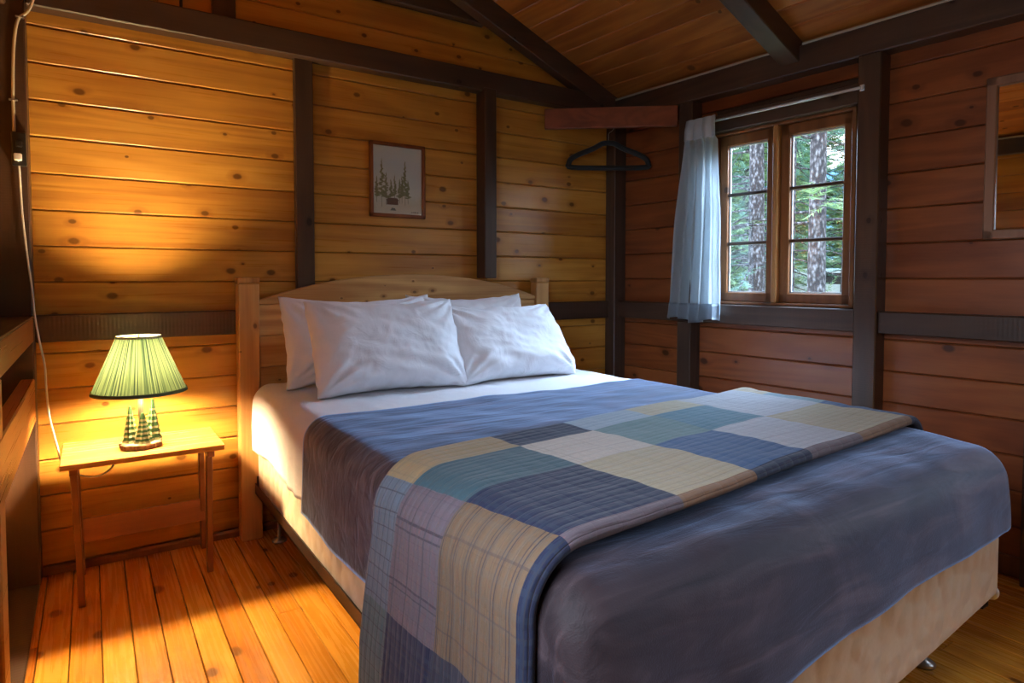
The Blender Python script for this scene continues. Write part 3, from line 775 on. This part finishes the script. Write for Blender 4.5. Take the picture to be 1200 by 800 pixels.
# ------------------------------------------------------------------ side table
tb = empty('side_table', (.15, 2.68, 0)); tag(tb, 'narrow wooden side table with thin legs under the green lamp', 'table')
T0, T1, TY0, TY1, TZ = -.092, .388, 2.425, 2.757, .497
bm = bmesh.new(); box(bm, (T0, TY0, TZ - .020), (T1, TY1, TZ), .003); link('table_top', bm, M_table_top, tb)
def leg(x, y, xt, yt):
    bm = bmesh.new(); beam(bm, (x, y, 0.0), (xt, yt, TZ - .021), .034, .020, up=(1, 0, 0), bev=.002)
    link('leg', bm, M_table_leg, tb)
leg(-.043, 2.515, -.057, 2.47); leg(.350, 2.56, .345, 2.50); leg(-.045, 2.79, -.056, 2.70); leg(.362, 2.80, .345, 2.71)
bm = bmesh.new(); box(bm, (-.05, 2.752, .125), (.362, 2.766, .212), .002); link('stretcher', bm, wood('stretcher_wood', 'x', light=(.42, .17, .07, 1), mid=(.33, .12, .05, 1), dark=(.20, .07, .03, 1), knots=.05), tb)
for xx in (-.056, .345):
    bm = bmesh.new(); box(bm, (xx - .012, 2.445, TZ - .045), (xx + .012, 2.73, TZ - .0205), .002); link('cross_bar', bm, M_table_leg, tb)

# ------------------------------------------------------------------ lamp
LX, LY = .138, 2.555
lp = empty('table_lamp', (LX, LY, TZ)); tag(lp, 'lit table lamp with pleated green shade on the side table', 'lamp')
bm = bmesh.new()
rv = lambda k, z: 1 + .05 * math.sin(k * 2.1) + .03 * math.sin(k * 5.3)
lathe(bm, [(.058, .0), (.0635, .003), (.0645, .017), (.063, .019)], (LX, LY - .01, TZ), 40, True, rv); link('base_slice', bm, M_bark_slice, lp)
bm = bmesh.new(); lathe(bm, [(.060, .0), (.0595, .002)], (LX, LY - .01, TZ + .0185), 40, True, rv); o = link('slice_top', bm, M_slice, lp)
bm = bmesh.new(); lathe(bm, [(.0085, 0), (.0085, .215)], (LX + .002, LY + .012, TZ + .020), 16); link('pole', bm, M_brass, lp, True)
def carved_tree(cx_, cy_, h, r0):
    bm = bmesh.new(); nt2 = 6; q_ = 14
    for k in range(nt2):
        zb = h * (.03 + .84 * k / nt2); zt = zb + h * .26; rr = r0 * (1 - .78 * k / nt2); n0 = len(bm.faces)
        lathe(bm, [(rr * .5, zb + .003), (rr, zb), (rr * .86, zb + .007), (.0015 + rr * .22, min(zt, h))], (cx_, cy_, TZ + .0195), q_, True, lambda q, z: 1 + .16 * math.cos(q * PI))
        bm.faces.ensure_lookup_table()
        for f in bm.faces[n0:n0 + 2 * q_]: f.material_index = 1
    lathe(bm, [(.006, 0), (.006, h * .1)], (cx_, cy_, TZ + .0195), 8)
    link('carved_tree', bm, [M_carved, M_frost], lp)
carved_tree(LX - .032, LY - .012, .128, .026); carved_tree(LX + .036, LY - .010, .145, .027); carved_tree(LX + .004, LY - .040, .105, .028)
bm = bmesh.new(); S0, S1 = .691 - TZ, .884 - TZ
npl = 88
pr = lambda k, z: 1 + (.006 if k % 2 else -.006)
lathe(bm, [(.145 + (.0672 - .145) * t, S0 + (S1 - S0) * t) for t in [i / 8 for i in range(9)]], (LX, LY, TZ), npl, False, pr)
bmesh.ops.solidify(bm, geom=bm.faces[:], thickness=.0012)
link('lamp_shade', bm, M_shade, lp)
bm = bmesh.new()
lathe(bm, [(.1465, S0 - .004), (.1485, S0 - .003), (.1455, S0 + .008), (.1435, S0 + .008), (.1465, S0 - .004)], (LX, LY, TZ), 64, False)
o = link('shade_trim', bm, M_shade_trim, lp, True)
bm = bmesh.new(); lathe(bm, [(.0700, S1 - .008), (.0700, S1 + .001), (.067, S1 + .001), (.067, S1 - .008), (.0700, S1 - .008)], (LX, LY, TZ), 64, False); o = link('shade_trim', bm, plain('shade_top_trim', (.35, .38, .26, 1), .8), lp, True)
bm = bmesh.new()
for k in range(3):
    a = k * 2 * PI / 3 + .4
    tube(bm, [(LX, LY, TZ + S1 - .012), (LX + .0672 * math.cos(a), LY + .0672 * math.sin(a), TZ + S1 - .004)], .0012, 6)
tube(bm, [(LX, LY, TZ + S1 - .02), (LX, LY, TZ + S1 + .004)], .004, 8)
link('shade_spider', bm, M_brass, lp)
bm = bmesh.new(); lathe(bm, [(.006, .225), (.013, .23), (.014, .245), (.024, .27), (.029, .29), (.027, .31), (.015, .325), (.002, .329)], (LX, LY, TZ), 20); link('bulb', bm, M_bulb, lp, True)
# ------------------------------------------------------------------ bed
BX0, BX1, BY0, BY1 = .548, 1.975, .645, 2.755
HY0, HY1 = 2.765, 2.815     # headboard thickness
hbd = empty('bed', (1.29, 1.7, 0)); tag(hbd, 'double bed with arched pine headboard and cream box spring', 'bed')
for x0, x1, nm in ((.499, .582, 0), (1.986, 2.068, 1)):
    bm = bmesh.new(); box(bm, (x0, HY0 - .004, 0), (x1, HY1 + .004, 1.062), .004); box(bm, (x0 - .002, HY0 - .006, 1.064), (x1 + .002, HY1 + .006, 1.088), .004)
    link('headboard_post', bm, M_head_z, hbd)
def arch(x):
    t = (x - 1.284) / .70; return 1.103 - .098 * t * t - .012 * t ** 4
bm = bmesh.new(); nn = 32; xs = [.582 + (1.986 - .582) * i / nn for i in range(nn + 1)]
prism(bm, [(.582, .975), (1.986, .975)] + [(x, arch(x)) for x in xs[::-1]], 'y', HY0 + .010, HY1 - .010, .003)
link('headboard_arch', bm, M_head_x, hbd)
bm = bmesh.new()
for k in range(5): box(bm, (.582, HY0 + .012, .973 - .13 * (k + 1) + .001), (1.986, HY1 - .012, .973 - .13 * k), .003)
link('headboard_panel', bm, M_head_x, hbd)
# steel frame
bm = bmesh.new()
for xx, sgn in ((.552, 1), (2.012, -1)):
    a, b_ = sorted((xx, xx + sgn * .004)); box(bm, (a, .70, .196), (b_, 2.755, .238)); a, b_ = sorted((xx, xx + sgn * .035)); box(bm, (a, .70, .196), (b_, 2.755, .200))
box(bm, (.556, .80, .196), (2.008, .835, .200)); box(bm, (.556, 2.60, .196), (2.008, 2.635, .200))
link('bed_frame', bm, M_metal, hbd)
for xx in (.560, 1.994):
    bm = bmesh.new(); box(bm, (xx, 2.752, .185), (xx + .014, 2.762, .265), .002); link('bracket', bm, M_metal, hbd)
for xx, yy in ((.63, 2.69), (1.93, 2.69), (.66, .86), (1.93, .82)):
    bm = bmesh.new(); lathe(bm, [(.028, 0), (.030, .006), (.022, .012), (.007, .016), (.007, .196)], (xx, yy, 0), 20); link('leg', bm, M_glide, hbd, True)


def rbox(x0, x1, y0, y1, z0, z1, r, nx=80, ny=110, nz=16, top_only=True, skipback=False, rz=None):
    """box grid pushed to rounded edges; returns bmesh (closed unless open bottom)"""
    bm = bmesh.new(); cx_, cy_ = (x0 + x1) / 2, (y0 + y1) / 2
    g = {}
    def vert(i, j, k):
        key = (i, j, k)
        if key not in g:
            p = Vector((x0 + (x1 - x0) * i / nx, y0 + (y1 - y0) * j / ny, z0 + (z1 - z0) * k / nz))
            c = Vector((min(max(p.x, x0 + r), x1 - r), min(max(p.y, y0 + r), y1 - r), min(p.z, z1 - r)))
            if not top_only: c.z = max(c.z, z0 + r)
            dd = p - c
            if dd.length > 1e-9:
                m = max(abs(dd.x), abs(dd.y), abs(dd.z)); p = c + dd.normalized() * m
            g[key] = bm.verts.new(p)
        return g[key]
    for i in range(nx):
        for j in range(ny): bm.faces.new((vert(i, j, nz), vert(i + 1, j, nz), vert(i + 1, j + 1, nz), vert(i, j + 1, nz)))
    for i in range(nx):
        for k in range(nz):
            bm.faces.new((vert(i, 0, k), vert(i + 1, 0, k), vert(i + 1, 0, k + 1), vert(i, 0, k + 1)))
            if not skipback: bm.faces.new((vert(i, ny, k), vert(i, ny, k + 1), vert(i + 1, ny, k + 1), vert(i + 1, ny, k)))
    for j in range(ny):
        for k in range(nz):
            bm.faces.new((vert(0, j, k), vert(0, j, k + 1), vert(0, j + 1, k + 1), vert(0, j + 1, k)))
            bm.faces.new((vert(nx, j, k), vert(nx, j + 1, k), vert(nx, j + 1, k + 1), vert(nx, j, k + 1)))
    return bm


# box spring
bm = rbox(BX0 + .012, BX1 + .015, .665, 2.75, .20, .455, .03, 60, 90, 12, False)
for v in bm.verts:
    if v.co.z < .30 and v.co.y < .75:
        tt = (v.co.x - BX0) / (BX1 - BX0); dz = -.035 + .085 * max(0, (tt - .55) / .45) ** 1.2
        v.co.z += dz * (1 - (v.co.z - .20) / .10) * (1 - min(1, (v.co.y - .665) / .085))
link('box_spring', bm, M_tick, hbd, True)
bm = bmesh.new(); bmesh.ops.create_uvsphere(bm, u_segments=16, v_segments=10, radius=.022, matrix=Matrix.Translation((2.018, .70, .235)) @ Matrix.Diagonal((.7, 1, 1, 1)))
link('corner_guard', bm, M_plastic_w, hbd, True)
# mattress (in white fitted sheet)
bm = rbox(BX0, BX1, BY0 + .015, BY1, .457, .645, .06, 60, 90, 12, False)
link('mattress', bm, M_white, hbd, True)

# white sheet turned down at the head
XO0, XO1 = BX0 - .008, BX1 + .008
bm = rbox(XO0, XO1, BY0 + .3, BY1 + .004, .398, .653, .068, 110, 130, 18, skipback=True)
bmesh.ops.delete(bm, geom=[f for f in bm.faces if f.calc_center_median().y < 1.62], context='FACES')
for v in bm.verts:
    p = v.co
    if p.z > .62: v.co.z += .004 * noise.noise(Vector((p.x * 4, p.y * 9, 1))) + .003 * noise.noise(Vector((p.x * 16, p.y * 7, 5)))
    else:
        am = min(1, (.64 - p.z) / .15)
        s_f = math.sin(p.y * 78 + 2.2 * math.sin(p.y * 11)) * (1 if 1.9 < p.y < 2.2 else .25)
        if p.x < 1.2: v.co.x -= am * (.006 + .0035 * s_f + .008 * noise.noise(Vector((p.y * 5, p.z * 4, 3))))
        else: v.co.x += am * (.006 + .003 * s_f)
        if p.z < .45: v.co.z += .018 * noise.noise(Vector((p.y * 3.1, 2, 7)))
bmesh.ops.recalc_face_normals(bm, faces=bm.faces[:])
bmesh.ops.solidify(bm, geom=bm.faces[:], thickness=.002)
o = link('bed_sheet', bm, M_white, None, True); tag(o, 'white sheet turned down over the head of the bed', 'sheet')

# plush blanket
XV0, XV1, YV0 = BX0 - .020, BX1 - .006, BY0 - .012
HEADY = 1.90
bm = rbox(XV0, XV1, YV0, 2.2, .365, .664, .07, 150, 170, 26)
dele = [f for f in bm.faces if f.calc_center_median().y > HEADY + .02]
bmesh.ops.delete(bm, geom=dele, context='FACES')
for v in bm.verts:
    p = v.co.copy()
    side = max(0, min(1, (.645 - p.z) / .28))
    # edge at the head follows the turned-down sheet
    if p.y > 1.55: v.co.y = 1.55 + (p.y - 1.55) * (1 + .02 * math.sin(p.x * 3 + .4) - .012 * noise.noise(Vector((p.x * 5, 0, 0))))
    nz_ = noise.noise(Vector((p.x * 3.0, p.y * 4.2, 3)))
    if side < .02:
        ex = min(1, min(p.x - XV0, XV1 - p.x, p.y - YV0 + .05) / .12)
        v.co.z += (.006 * nz_ + .0035 * noise.noise(Vector((p.x * 9, p.y * 14, 8)))) * max(0, ex)
    else:
        n = Vector((0, 0, 0))
        if p.x < XV0 + .076: n.x -= 1
        if p.x > XV1 - .076: n.x += 1
        if p.y < YV0 + .076: n.y -= 1
        if n.length > 0: n.normalize()
        q = p.y if abs(n.x) > .5 else p.x
        corner = 1 if (abs(n.x) > .1 and abs(n.y) > .1) else 0
        wv = noise.noise(Vector((q * 3.4, p.z * 2.0, 5))) * .016 + noise.noise(Vector((q * 9, p.z * 4, 9))) * .005
        bul = .010 * math.sin(min(1, side) * PI / 2)
        wc = max(0, 1 - (p.x - XV0) / .55) * max(0, 1 - (p.y - YV0) / .55); wc = min(1, 2 * wc); wv = wv * (1 + .7 * wc) + wc * .010 * math.sin(14 * (p.x - p.y * .5) + 9 * p.z)
        v.co += n * (bul + wv * side)
        if n.y < -.5 or corner:
            rt = (p.x - XV0) / (XV1 - XV0); v.co.y -= .018 * side * (1 - rt)
    v.co.z -= .022 * max(0, 1 - (p.y - YV0) / .30) ** 2 * max(0, min(1, (p.z - .40) / .2))
    if p.z < .60:
        low = (.60 - p.z) / .235
        up = .022 * math.sin(p.y * 2.6 + 1.0) + .012 * noise.noise(Vector((p.x * 4, p.y * 4, 0))) + .028 * max(0, (1.6 - p.y)) + .02
        ft = max(0, min(1, (p.x - XV0) / .12)) * max(0, min(1, (YV0 + .25 - p.y) / .18))
        up = up * (1 - ft) + (.022 + .078 * (p.x - XV0) / 1.45 + .008 * math.sin(p.x * 5 + 1)) * ft
        v.co.z += up * low
bmesh.ops.recalc_face_normals(bm, faces=bm.faces[:])
bmesh.ops.solidify(bm, geom=bm.faces[:], thickness=.005)
o = link('blanket', bm, M_velvet, None, True); tag(o, 'dark plush velvet blanket covering the lower part of the bed', 'blanket')

# ------------------------------------------------------------------ patchwork quilt, folded, laid across the bed
QA = math.radians(5.4)
bm = bmesh.new(); uvl = bm.loops.layers.uv.new('UVMap')
EX0, EX1, R, ZT = XV0 - .004, XV1 + .004, .085, .672
def wrapx(s, h):
    """flat arc coordinate s (m, world x) and height h above the blanket -> x, z"""
    if s < EX0 + R:
        dd = EX0 + R - s; q = dd / R
        if q < PI / 2: return EX0 + R - (R + h) * math.sin(q), ZT - R + (R + h) * math.cos(q)
        return EX0 - h - .015 * min(1, (dd - R * PI / 2) / .3), ZT - R - (dd - R * PI / 2)
    if s > EX1 - R:
        dd = s - EX1 + R; q = dd / R
        if q < PI / 2: return EX1 - R + (R + h) * math.sin(q), ZT - R + (R + h) * math.cos(q)
        return EX1 + h, ZT - R - (dd - R * PI / 2)
    return s, ZT + h
Q0 = Vector((.530, 1.300))
TMIN, TMAX, GW = -.565, 1.83, .565
NT_, NG = 300, 72
# cross profile of the folded quilt: (g, height, v)
prof = []
for i in range(NG + 1):
    g = GW * i / NG
    th = .030 * (1 - max(0, 1 - g / .03) ** 2 * .6)
    prof.append((g, th, g))
for i in range(1, 9):
    a = PI / 2 * i / 8
    prof.append((GW + .016 * math.sin(a), .030 - .015 * (1 - math.cos(a)), GW + .004 * i))
for i in range(1, 7):
    a = PI / 2 * i / 6
    prof.append((GW + .016 * math.cos(a), .015 - .013 * math.sin(a) + .001, GW + .034 + .003 * i))
prof.append((GW - .03, .001, GW + .08)); 
rows = []
for it in range(NT_ + 1):
    t = TMIN + (TMAX - TMIN) * it / NT_; row = []
    for (g, h, vv) in prof:
        gg = g + .010 * noise.noise(Vector((t * 2.2, 4, 0))) * (1 if g > .3 else .5)
        tt = t
        X = Q0.x + tt * math.cos(QA) + (gg - 0) * math.sin(QA); Y = Q0.y + tt * math.sin(QA) - gg * math.cos(QA)
        if tt < 0: Y = Q0.y - tt * .14 - gg * math.cos(QA) * (1 + .16 * min(1, -tt / .5))
        hh = h + (.003 * noise.noise(Vector((t * 9, gg * 24, 1))) + .005 * noise.noise(Vector((t * 3, gg * 5, 6)))) * (1 if h > .01 else 0)
        x_, z_ = wrapx(X, hh)
        zs_ = max(0, min(1, (ZT - R - z_) / .3))
        x_ -= zs_ * .012 * noise.noise(Vector((Y * 7, z_ * 2, 3))) if X < 1 else 0
        row.append((bm.verts.new((x_, Y, z_)), (t, vv)))
    rows.append(row)
for a, b_ in zip(rows[:-1], rows[1:]):
    for i in range(len(prof) - 1):
        q = (a[i], a[i + 1], b_[i + 1], b_[i]); f = bm.faces.new([v[0] for v in q])
        for lp_, v in zip(f.loops, q): lp_[uvl].uv = v[1]
bmesh.ops.recalc_face_normals(bm, faces=bm.faces[:])
bmesh.ops.solidify(bm, geom=bm.faces[:], thickness=.006)
o = link('quilt', bm, M_quilt, None, True); tag(o, 'blue and tan patchwork quilt folded across the bed', 'quilt')

# ------------------------------------------------------------------ pillows
def pillow(name, base, right, up, W_, H_, T_, seed, label, flange=.05):
    """base = bottom-centre; right, up unit vectors; flange: flat open hem on one end"""
    right = Vector(right).normalized(); up = Vector(up).normalized(); nrm = right.cross(up).normalized()
    bm = bmesh.new(); n = 64; m = 48
    def f(a, b, sgn):
        # outline: slightly drawn-in sides, pointed ears at the corners
        ox = a * W_ / 2 * (1 - .035 * (1 - b * b) * a * a * 1.0); oz = (b + 1) / 2 * H_
        oz += -(b) * .030 * (1 - a * a) * abs(b) ** 3
        e = max(0, 1 - abs(a) ** 4.2) ** .55 * max(0, 1 - abs(b) ** 3.6) ** .55
        th = T_ / 2 * e * (1 - .18 * b)
        P = Vector((a * 2.2 + seed, b * 2.2, sgn * 3))
        wr = (.016 * noise.noise(P * 1.1) + .006 * noise.noise(Vector((a * 3 + b * 5 + seed, b * 2 - a, sgn))) + .0025 * noise.noise(Vector((a * 14 + seed, b * 7, 2 * sgn)))) * (e ** .5)
        # tension creases running in from the corners
        cr_ = 0
        for ca_, cb_ in ((-1, -1), (1, -1), (-1, 1), (1, 1)):
            dx, dy = a - ca_, b - cb_; rr = math.hypot(dx, dy)
            if rr < 1.2: cr_ += .009 * math.sin(math.atan2(dy, dx) * 15 + seed * 2 + 2 * rr) * math.exp(-((rr - .35) / .3) ** 2)
        edge = .006 * noise.noise(Vector((a * 6, b * 6, seed)))
        return Vector(base) + right * (ox + edge) + up * (oz + edge) + nrm * sgn * (th + wr + cr_ * e ** .3 + .002)
    G = {}
    for sgn in (1, -1):
        for i in range(n + 1):
            for j in range(m + 1):
                a = math.sin((2 * i / n - 1) * PI / 2 * .999) if False else (2 * i / n - 1); b = 2 * j / m - 1
                rim = i in (0, n) or j in (0, m)
                if rim and sgn == -1: G[(i, j, -1)] = G[(i, j, 1)]; continue
                p = f(a, b, sgn)
                if rim: p = f(a, b, 1) * .5 + f(a, b, -1) * .5
                G[(i, j, sgn)] = bm.verts.new(p)
        for i in range(n):
            for j in range(m):
                q = [G[(i, j, sgn)], G[(i + 1, j, sgn)], G[(i + 1, j + 1, sgn)], G[(i, j + 1, sgn)]]
                bm.faces.new(q if sgn == 1 else q[::-1])
    bmesh.ops.recalc_face_normals(bm, faces=bm.faces[:])
    for v in bm.verts: v.co.z = max(v.co.z, .658)
    o = link(name, bm, M_white, None, True)
    tag(o, label, 'pillow', 'white pillows at the head of the bed'); return o
pillow('pillow', (.945, 2.49, .655), (1, .03, 0), (0, .32, .95), .66, .375, .15, 1.3, 'white pillow at the back left, mostly hidden by the front left one')
pillow('pillow', (1.47, 2.50, .655), (1, -.03, 0), (0, .32, .95), .60, .375, .15, 4.1, 'white pillow at the back right, its top edge showing behind the front right one')
pillow('pillow', (.955, 2.215, .650), (1, -.05, 0), (0, .42, .90), .60, .385, .19, 7.7, 'large white pillow leaning in front on the lamp side of the bed')
pillow('pillow', (1.510, 2.205, .650), (1, .02, 0), (-.10, .50, .87), .60, .365, .19, 9.2, 'large white pillow leaning in front on the window side of the bed')

# ------------------------------------------------------------------ outside: ground, forest, parked van, mountain
def ground_z(x, y):
    d = math.hypot(x - 2.6, y - 1.8); return -.55 + .80 * min(1, max(0, (d - 6) / 36)) + max(0, d - 42) * .05
bm = bmesh.new(); n = 40; g = {}
for i in range(n + 1):
    for j in range(n + 1):
        X = 3.0 + 117 * (i / n) ** 1.6; Y = -60 + 180 * j / n
        g[i, j] = bm.verts.new((X, Y, ground_z(X, Y) + .1 * noise.noise(Vector((X * .3, Y * .3, 0)))))
for i in range(n):
    for j in range(n): bm.faces.new((g[i, j], g[i + 1, j], g[i + 1, j + 1], g[i, j + 1]))
o = link('forest_ground', bm, plain('forest_floor', (.16, .17, .07, 1), .95, 0, 3, .5, var=.4), None, True); o['kind'] = 'structure'
bm = bmesh.new(); box(bm, (-8, -14, -.7), (2.9, YF - .3, -.56)); o = link('rear_ground', bm, plain('grass', (.14, .18, .06, 1), .95, 0, 3, .5, var=.4)); o['kind'] = 'structure'
# far blue mountain
bm = bmesh.new(); prev = None; pts = []
for i in range(61):
    a = math.radians(-10 + 100 * i / 60); d = 380
    pts.append((d * math.cos(a), d * math.sin(a), 62 + 26 * noise.noise(Vector((i * .11, 0, 3))) + 6 * noise.noise(Vector((i * .6, 0, 9)))))
rowm = []
for k in range(14):
    q = k / 13
    rowm.append([bm.verts.new((p[0] * (.62 + .38 * q), p[1] * (.62 + .38 * q), -2 + (p[2] + 2) * q ** 1.3 + 5 * noise.noise(Vector((i * .4, k * .7, 1))) * q * (1 - q) * 3)) for i, p in enumerate(pts)])
for k in range(13):
    for i in range(60): bm.faces.new((rowm[k][i], rowm[k][i + 1], rowm[k + 1][i + 1], rowm[k + 1][i]))
o = link('mountain', bm, plain('hazy_blue_slope', (.10, .21, .36, 1), 1, 0, .05, .3, var=.25), None, True); o['kind'] = 'structure'

def bark_mat():
    s = N('pine_bark'); t = s.n('TexCoord'); mp = s.n('Mapping'); mp.inputs['Scale'].default_value = (1, 1, .5); s.l(t.outputs['Object'], mp.inputs[0])
    v = s.n('TexVoronoi', i_Scale=27.0); s.l(mp.outputs[0], v.inputs['Vector']); nn = s.n('TexNoise', i_Scale=22.0, i_Detail=4.0); s.l(mp.outputs[0], nn.inputs['Vector'])
    f = s.math('MULTIPLY_ADD', nn.outputs[0], .9, s.math('MULTIPLY', v.outputs['Distance'], -.5))
    c = s.ramp(f, [(.12, (.035, .030, .035, 1)), (.28, (.11, .10, .11, 1)), (.46, (.27, .26, .29, 1))])
    s.set(Base_Color=c, Roughness=.95); s.bump(f, 1.0, .03); return s.m
M_bark = bark_mat()
def needle_mat(name, a, b_):
    s = N(name); gno = s.n('NewGeometry'); c = s.mix(gno.outputs['Random Per Island'], a, b_); s.set(Base_Color=c, Roughness=.7)
    tr = s.n('BsdfTranslucent'); s.l(c, tr.inputs[0]); mx = s.n('MixShader'); mx.inputs[0].default_value = .3
    s.l(s.b.outputs[0], mx.inputs[1]); s.l(tr.outputs[0], mx.inputs[2]); s.l(mx.outputs[0], s.out.inputs[0]); return s.m
M_needle = needle_mat('green_needles', (.09, .19, .15, 1), (.24, .40, .28, 1))
M_needle2 = needle_mat('yellow_green_needles', (.16, .27, .11, 1), (.40, .54, .26, 1))

def spray(bm, p, d, ln, wd, rnd):
    """a needle spray: thin leaf pairs around a twig"""
    d = d.normalized(); s = d.cross(Vector((0, 0, 1)));
    if s.length < .1: s = Vector((1, 0, 0))
    s.normalize(); u = s.cross(d)
    for k in range(7):
        q = k / 7; c = p + d * ln * q
        for sg in (-1, 1):
            dirn = (s * sg * rnd.uniform(.7, 1.1) + d * .8 + u * rnd.uniform(-.35, .3)).normalized() * wd * (1 - .4 * q)
            sd = dirn.cross(u).normalized() * wd * .13
            bm.faces.new([bm.verts.new(c - sd), bm.verts.new(c + dirn), bm.verts.new(c + sd)])

def make_tree(name, h, r, crown0, spread, seed, needles, levels, nb, label, cat='tree', group=None, droop=.25, wd=.16):
    rnd = random.Random(seed)
    t = empty(name, (0, 0, 0)); tag(t, label, cat, group)
    bm = bmesh.new(); pts = []; rs = []
    for k in range(15):
        q = k / 14; pts.append((.12 * math.sin(q * 3 + seed) * r * 3, .1 * math.cos(q * 2.3 + seed) * r * 3, h * q - .2)); rs.append(r * (1.15 - q) ** .8 if k else r * 1.35)
    tube(bm, pts, rs, 14)
    link('trunk', bm, M_bark, t, True)
    bm = bmesh.new(); bw = bmesh.new()
    for L in range(levels):
        q = L / levels; z_ = h * (crown0 + (1 - crown0) * q); reach = spread * (1 - q) ** .75 + .15
        for k in range(nb):
            a = rnd.uniform(0, 2 * PI); ln = reach * rnd.uniform(.6, 1.05); zz = z_ + rnd.uniform(-.25, .25)
            d = Vector((math.cos(a), math.sin(a), 0)); pr_ = None; bp = []
            for st in range(6):
                w_ = st / 5; bp.append(d * ln * w_ + Vector((0, 0, zz - droop * ln * w_ * w_ + .05 * rnd.uniform(-1, 1))))
            tube(bw, bp, [.022 * (1.1 - w2 / 5) for w2 in range(6)], 5, False)
            for st in range(1, 6):
                for rep in range(2):
                    dd = (d + Vector((rnd.uniform(-.8, .8), rnd.uniform(-.8, .8), rnd.uniform(-.35, .25))))
                    spray(bm, bp[st] + Vector((0, 0, rnd.uniform(-.05, .05))), dd, wd * 2.6, wd, rnd)
    link('branches', bw, M_bark, t, True)['kind'] = 'stuff'
    link('foliage', bm, needles, t)['kind'] = 'stuff'
    return t
def clone(t, loc, rz, s, label=None):
    r_ = t.copy(); C.objects.link(r_); r_.location = loc; r_.rotation_euler = (0, 0, rz); r_.scale = (s, s, s)
    if label: r_['label'] = label
    for ch in t.children:
        c = ch.copy(); C.objects.link(c); c.parent = r_
    return r_
def place(t, x, y, rz=0, s=1): t.location = (x, y, ground_z(x, y)); t.rotation_euler = (0, 0, rz); t.scale = (s, s, s)

t = make_tree('pine_tree', 13, .115, .20, 2.0, 3, M_needle2, 9, 5, 'thick scaly-barked pine trunk nearest the right-hand window panes', droop=.15, wd=.12); place(t, 8.33, 5.04, .5)
t = make_tree('pine_tree', 14, .12, .17, 2.2, 8, M_needle, 14, 6, 'slimmer pine trunk seen just left of the thick one through the right-hand panes', wd=.13); place(t, 13.72, 8.91, 1.2)
t = make_tree('pine_tree', 13, .15, .14, 2.6, 5, M_needle, 14, 7, 'broad pine trunk seen through the left-hand window panes', wd=.13); place(t, 10.43, 7.49, 2)
t = make_tree('pine_tree', 12, .13, .14, 2.0, 15, M_needle, 14, 6, 'thin pine trunk at the far right of the window panes', wd=.13); place(t, 23.7, 13.1, 2)
fa = make_tree('conifer', 9, .12, .05, 2.3, 21, M_needle, 24, 9, 'bushy conifer in the forest beyond the window', group='conifers in the forest beyond the window', wd=.2)
fb = make_tree('conifer', 7, .10, .04, 1.9, 33, M_needle2, 20, 9, 'bushy conifer in the forest beyond the window', group='conifers in the forest beyond the window', wd=.2)
rnd = random.Random(77); first = {0: True, 1: True}
spots = []; used = []
for ring, dist_, cnt in ((0, 19, 8), (1, 25, 10), (2, 34, 13), (3, 48, 18), (4, 62, 22)):
    for k in range(cnt):
        a = math.radians(20 + 26 * (k + rnd.uniform(-.35, .35)) / cnt); d_ = dist_ * rnd.uniform(.9, 1.12)
        spots.append((d_ * math.cos(a), d_ * math.sin(a)))
for i, (x, y) in enumerate(spots):
    a = math.degrees(math.atan2(y, x)); d_ = math.hypot(x, y)
    if 26.5 < a < 34.0 and d_ < 29: continue
    if any(math.hypot(x - q[0], y - q[1]) < 2.8 for q in used): continue
    used.append((x, y))
    k = i % 2; src = fa if k == 0 else fb; s = rnd.uniform(.8, 1.35)
    if first[k]: place(src, x, y, rnd.uniform(0, 6), s); first[k] = False
    else: clone(src, (x, y, ground_z(x, y)), rnd.uniform(0, 6), s)

# parked white van, far among the trees
vn = empty('parked_van', (24.7, 14.6, -.12)); tag(vn, 'white van parked far among the trees, seen low through the right-hand panes', 'van')
Mv = Matrix.Translation((24.9, 14.5, -.12)) @ Matrix.Rotation(math.radians(-75), 4, 'Z')
bm = bmesh.new(); prism(bm, [(-2.0, .35), (2.1, .35), (2.2, .8), (1.9, 1.0), (1.3, 1.5), (.9, 1.62), (-1.7, 1.62), (-2.0, 1.4)], 'y', -.85, .85, .08, Mv); link('body', bm, plain('white_paint', (.75, .82, .82, 1), .3, coat=.5), vn)
bm = bmesh.new(); prism(bm, [(1.15, 1.0), (1.72, 1.02), (1.25, 1.46), (.9, 1.48), (.9, 1.0)], 'y', -.865, .865, 0, Mv); box(bm, (-.4, -.865, 1.0), (.75, .865, 1.45), .02, Mv); link('side_window', bm, M_plastic_b, vn)
for xx in (-1.3, 1.35):
    for yy in (-.8, .8):
        bm = bmesh.new(); b2 = bmesh.new(); lathe(b2, [(.2, -.1), (.36, -.1), (.36, .1), (.2, .1)], (0, 0, 0), 20); merge(bm, b2, Mv @ Matrix.Translation((xx, yy, .36)) @ Matrix.Rotation(PI / 2, 4, 'X')); link('wheel', bm, M_plastic_b, vn)
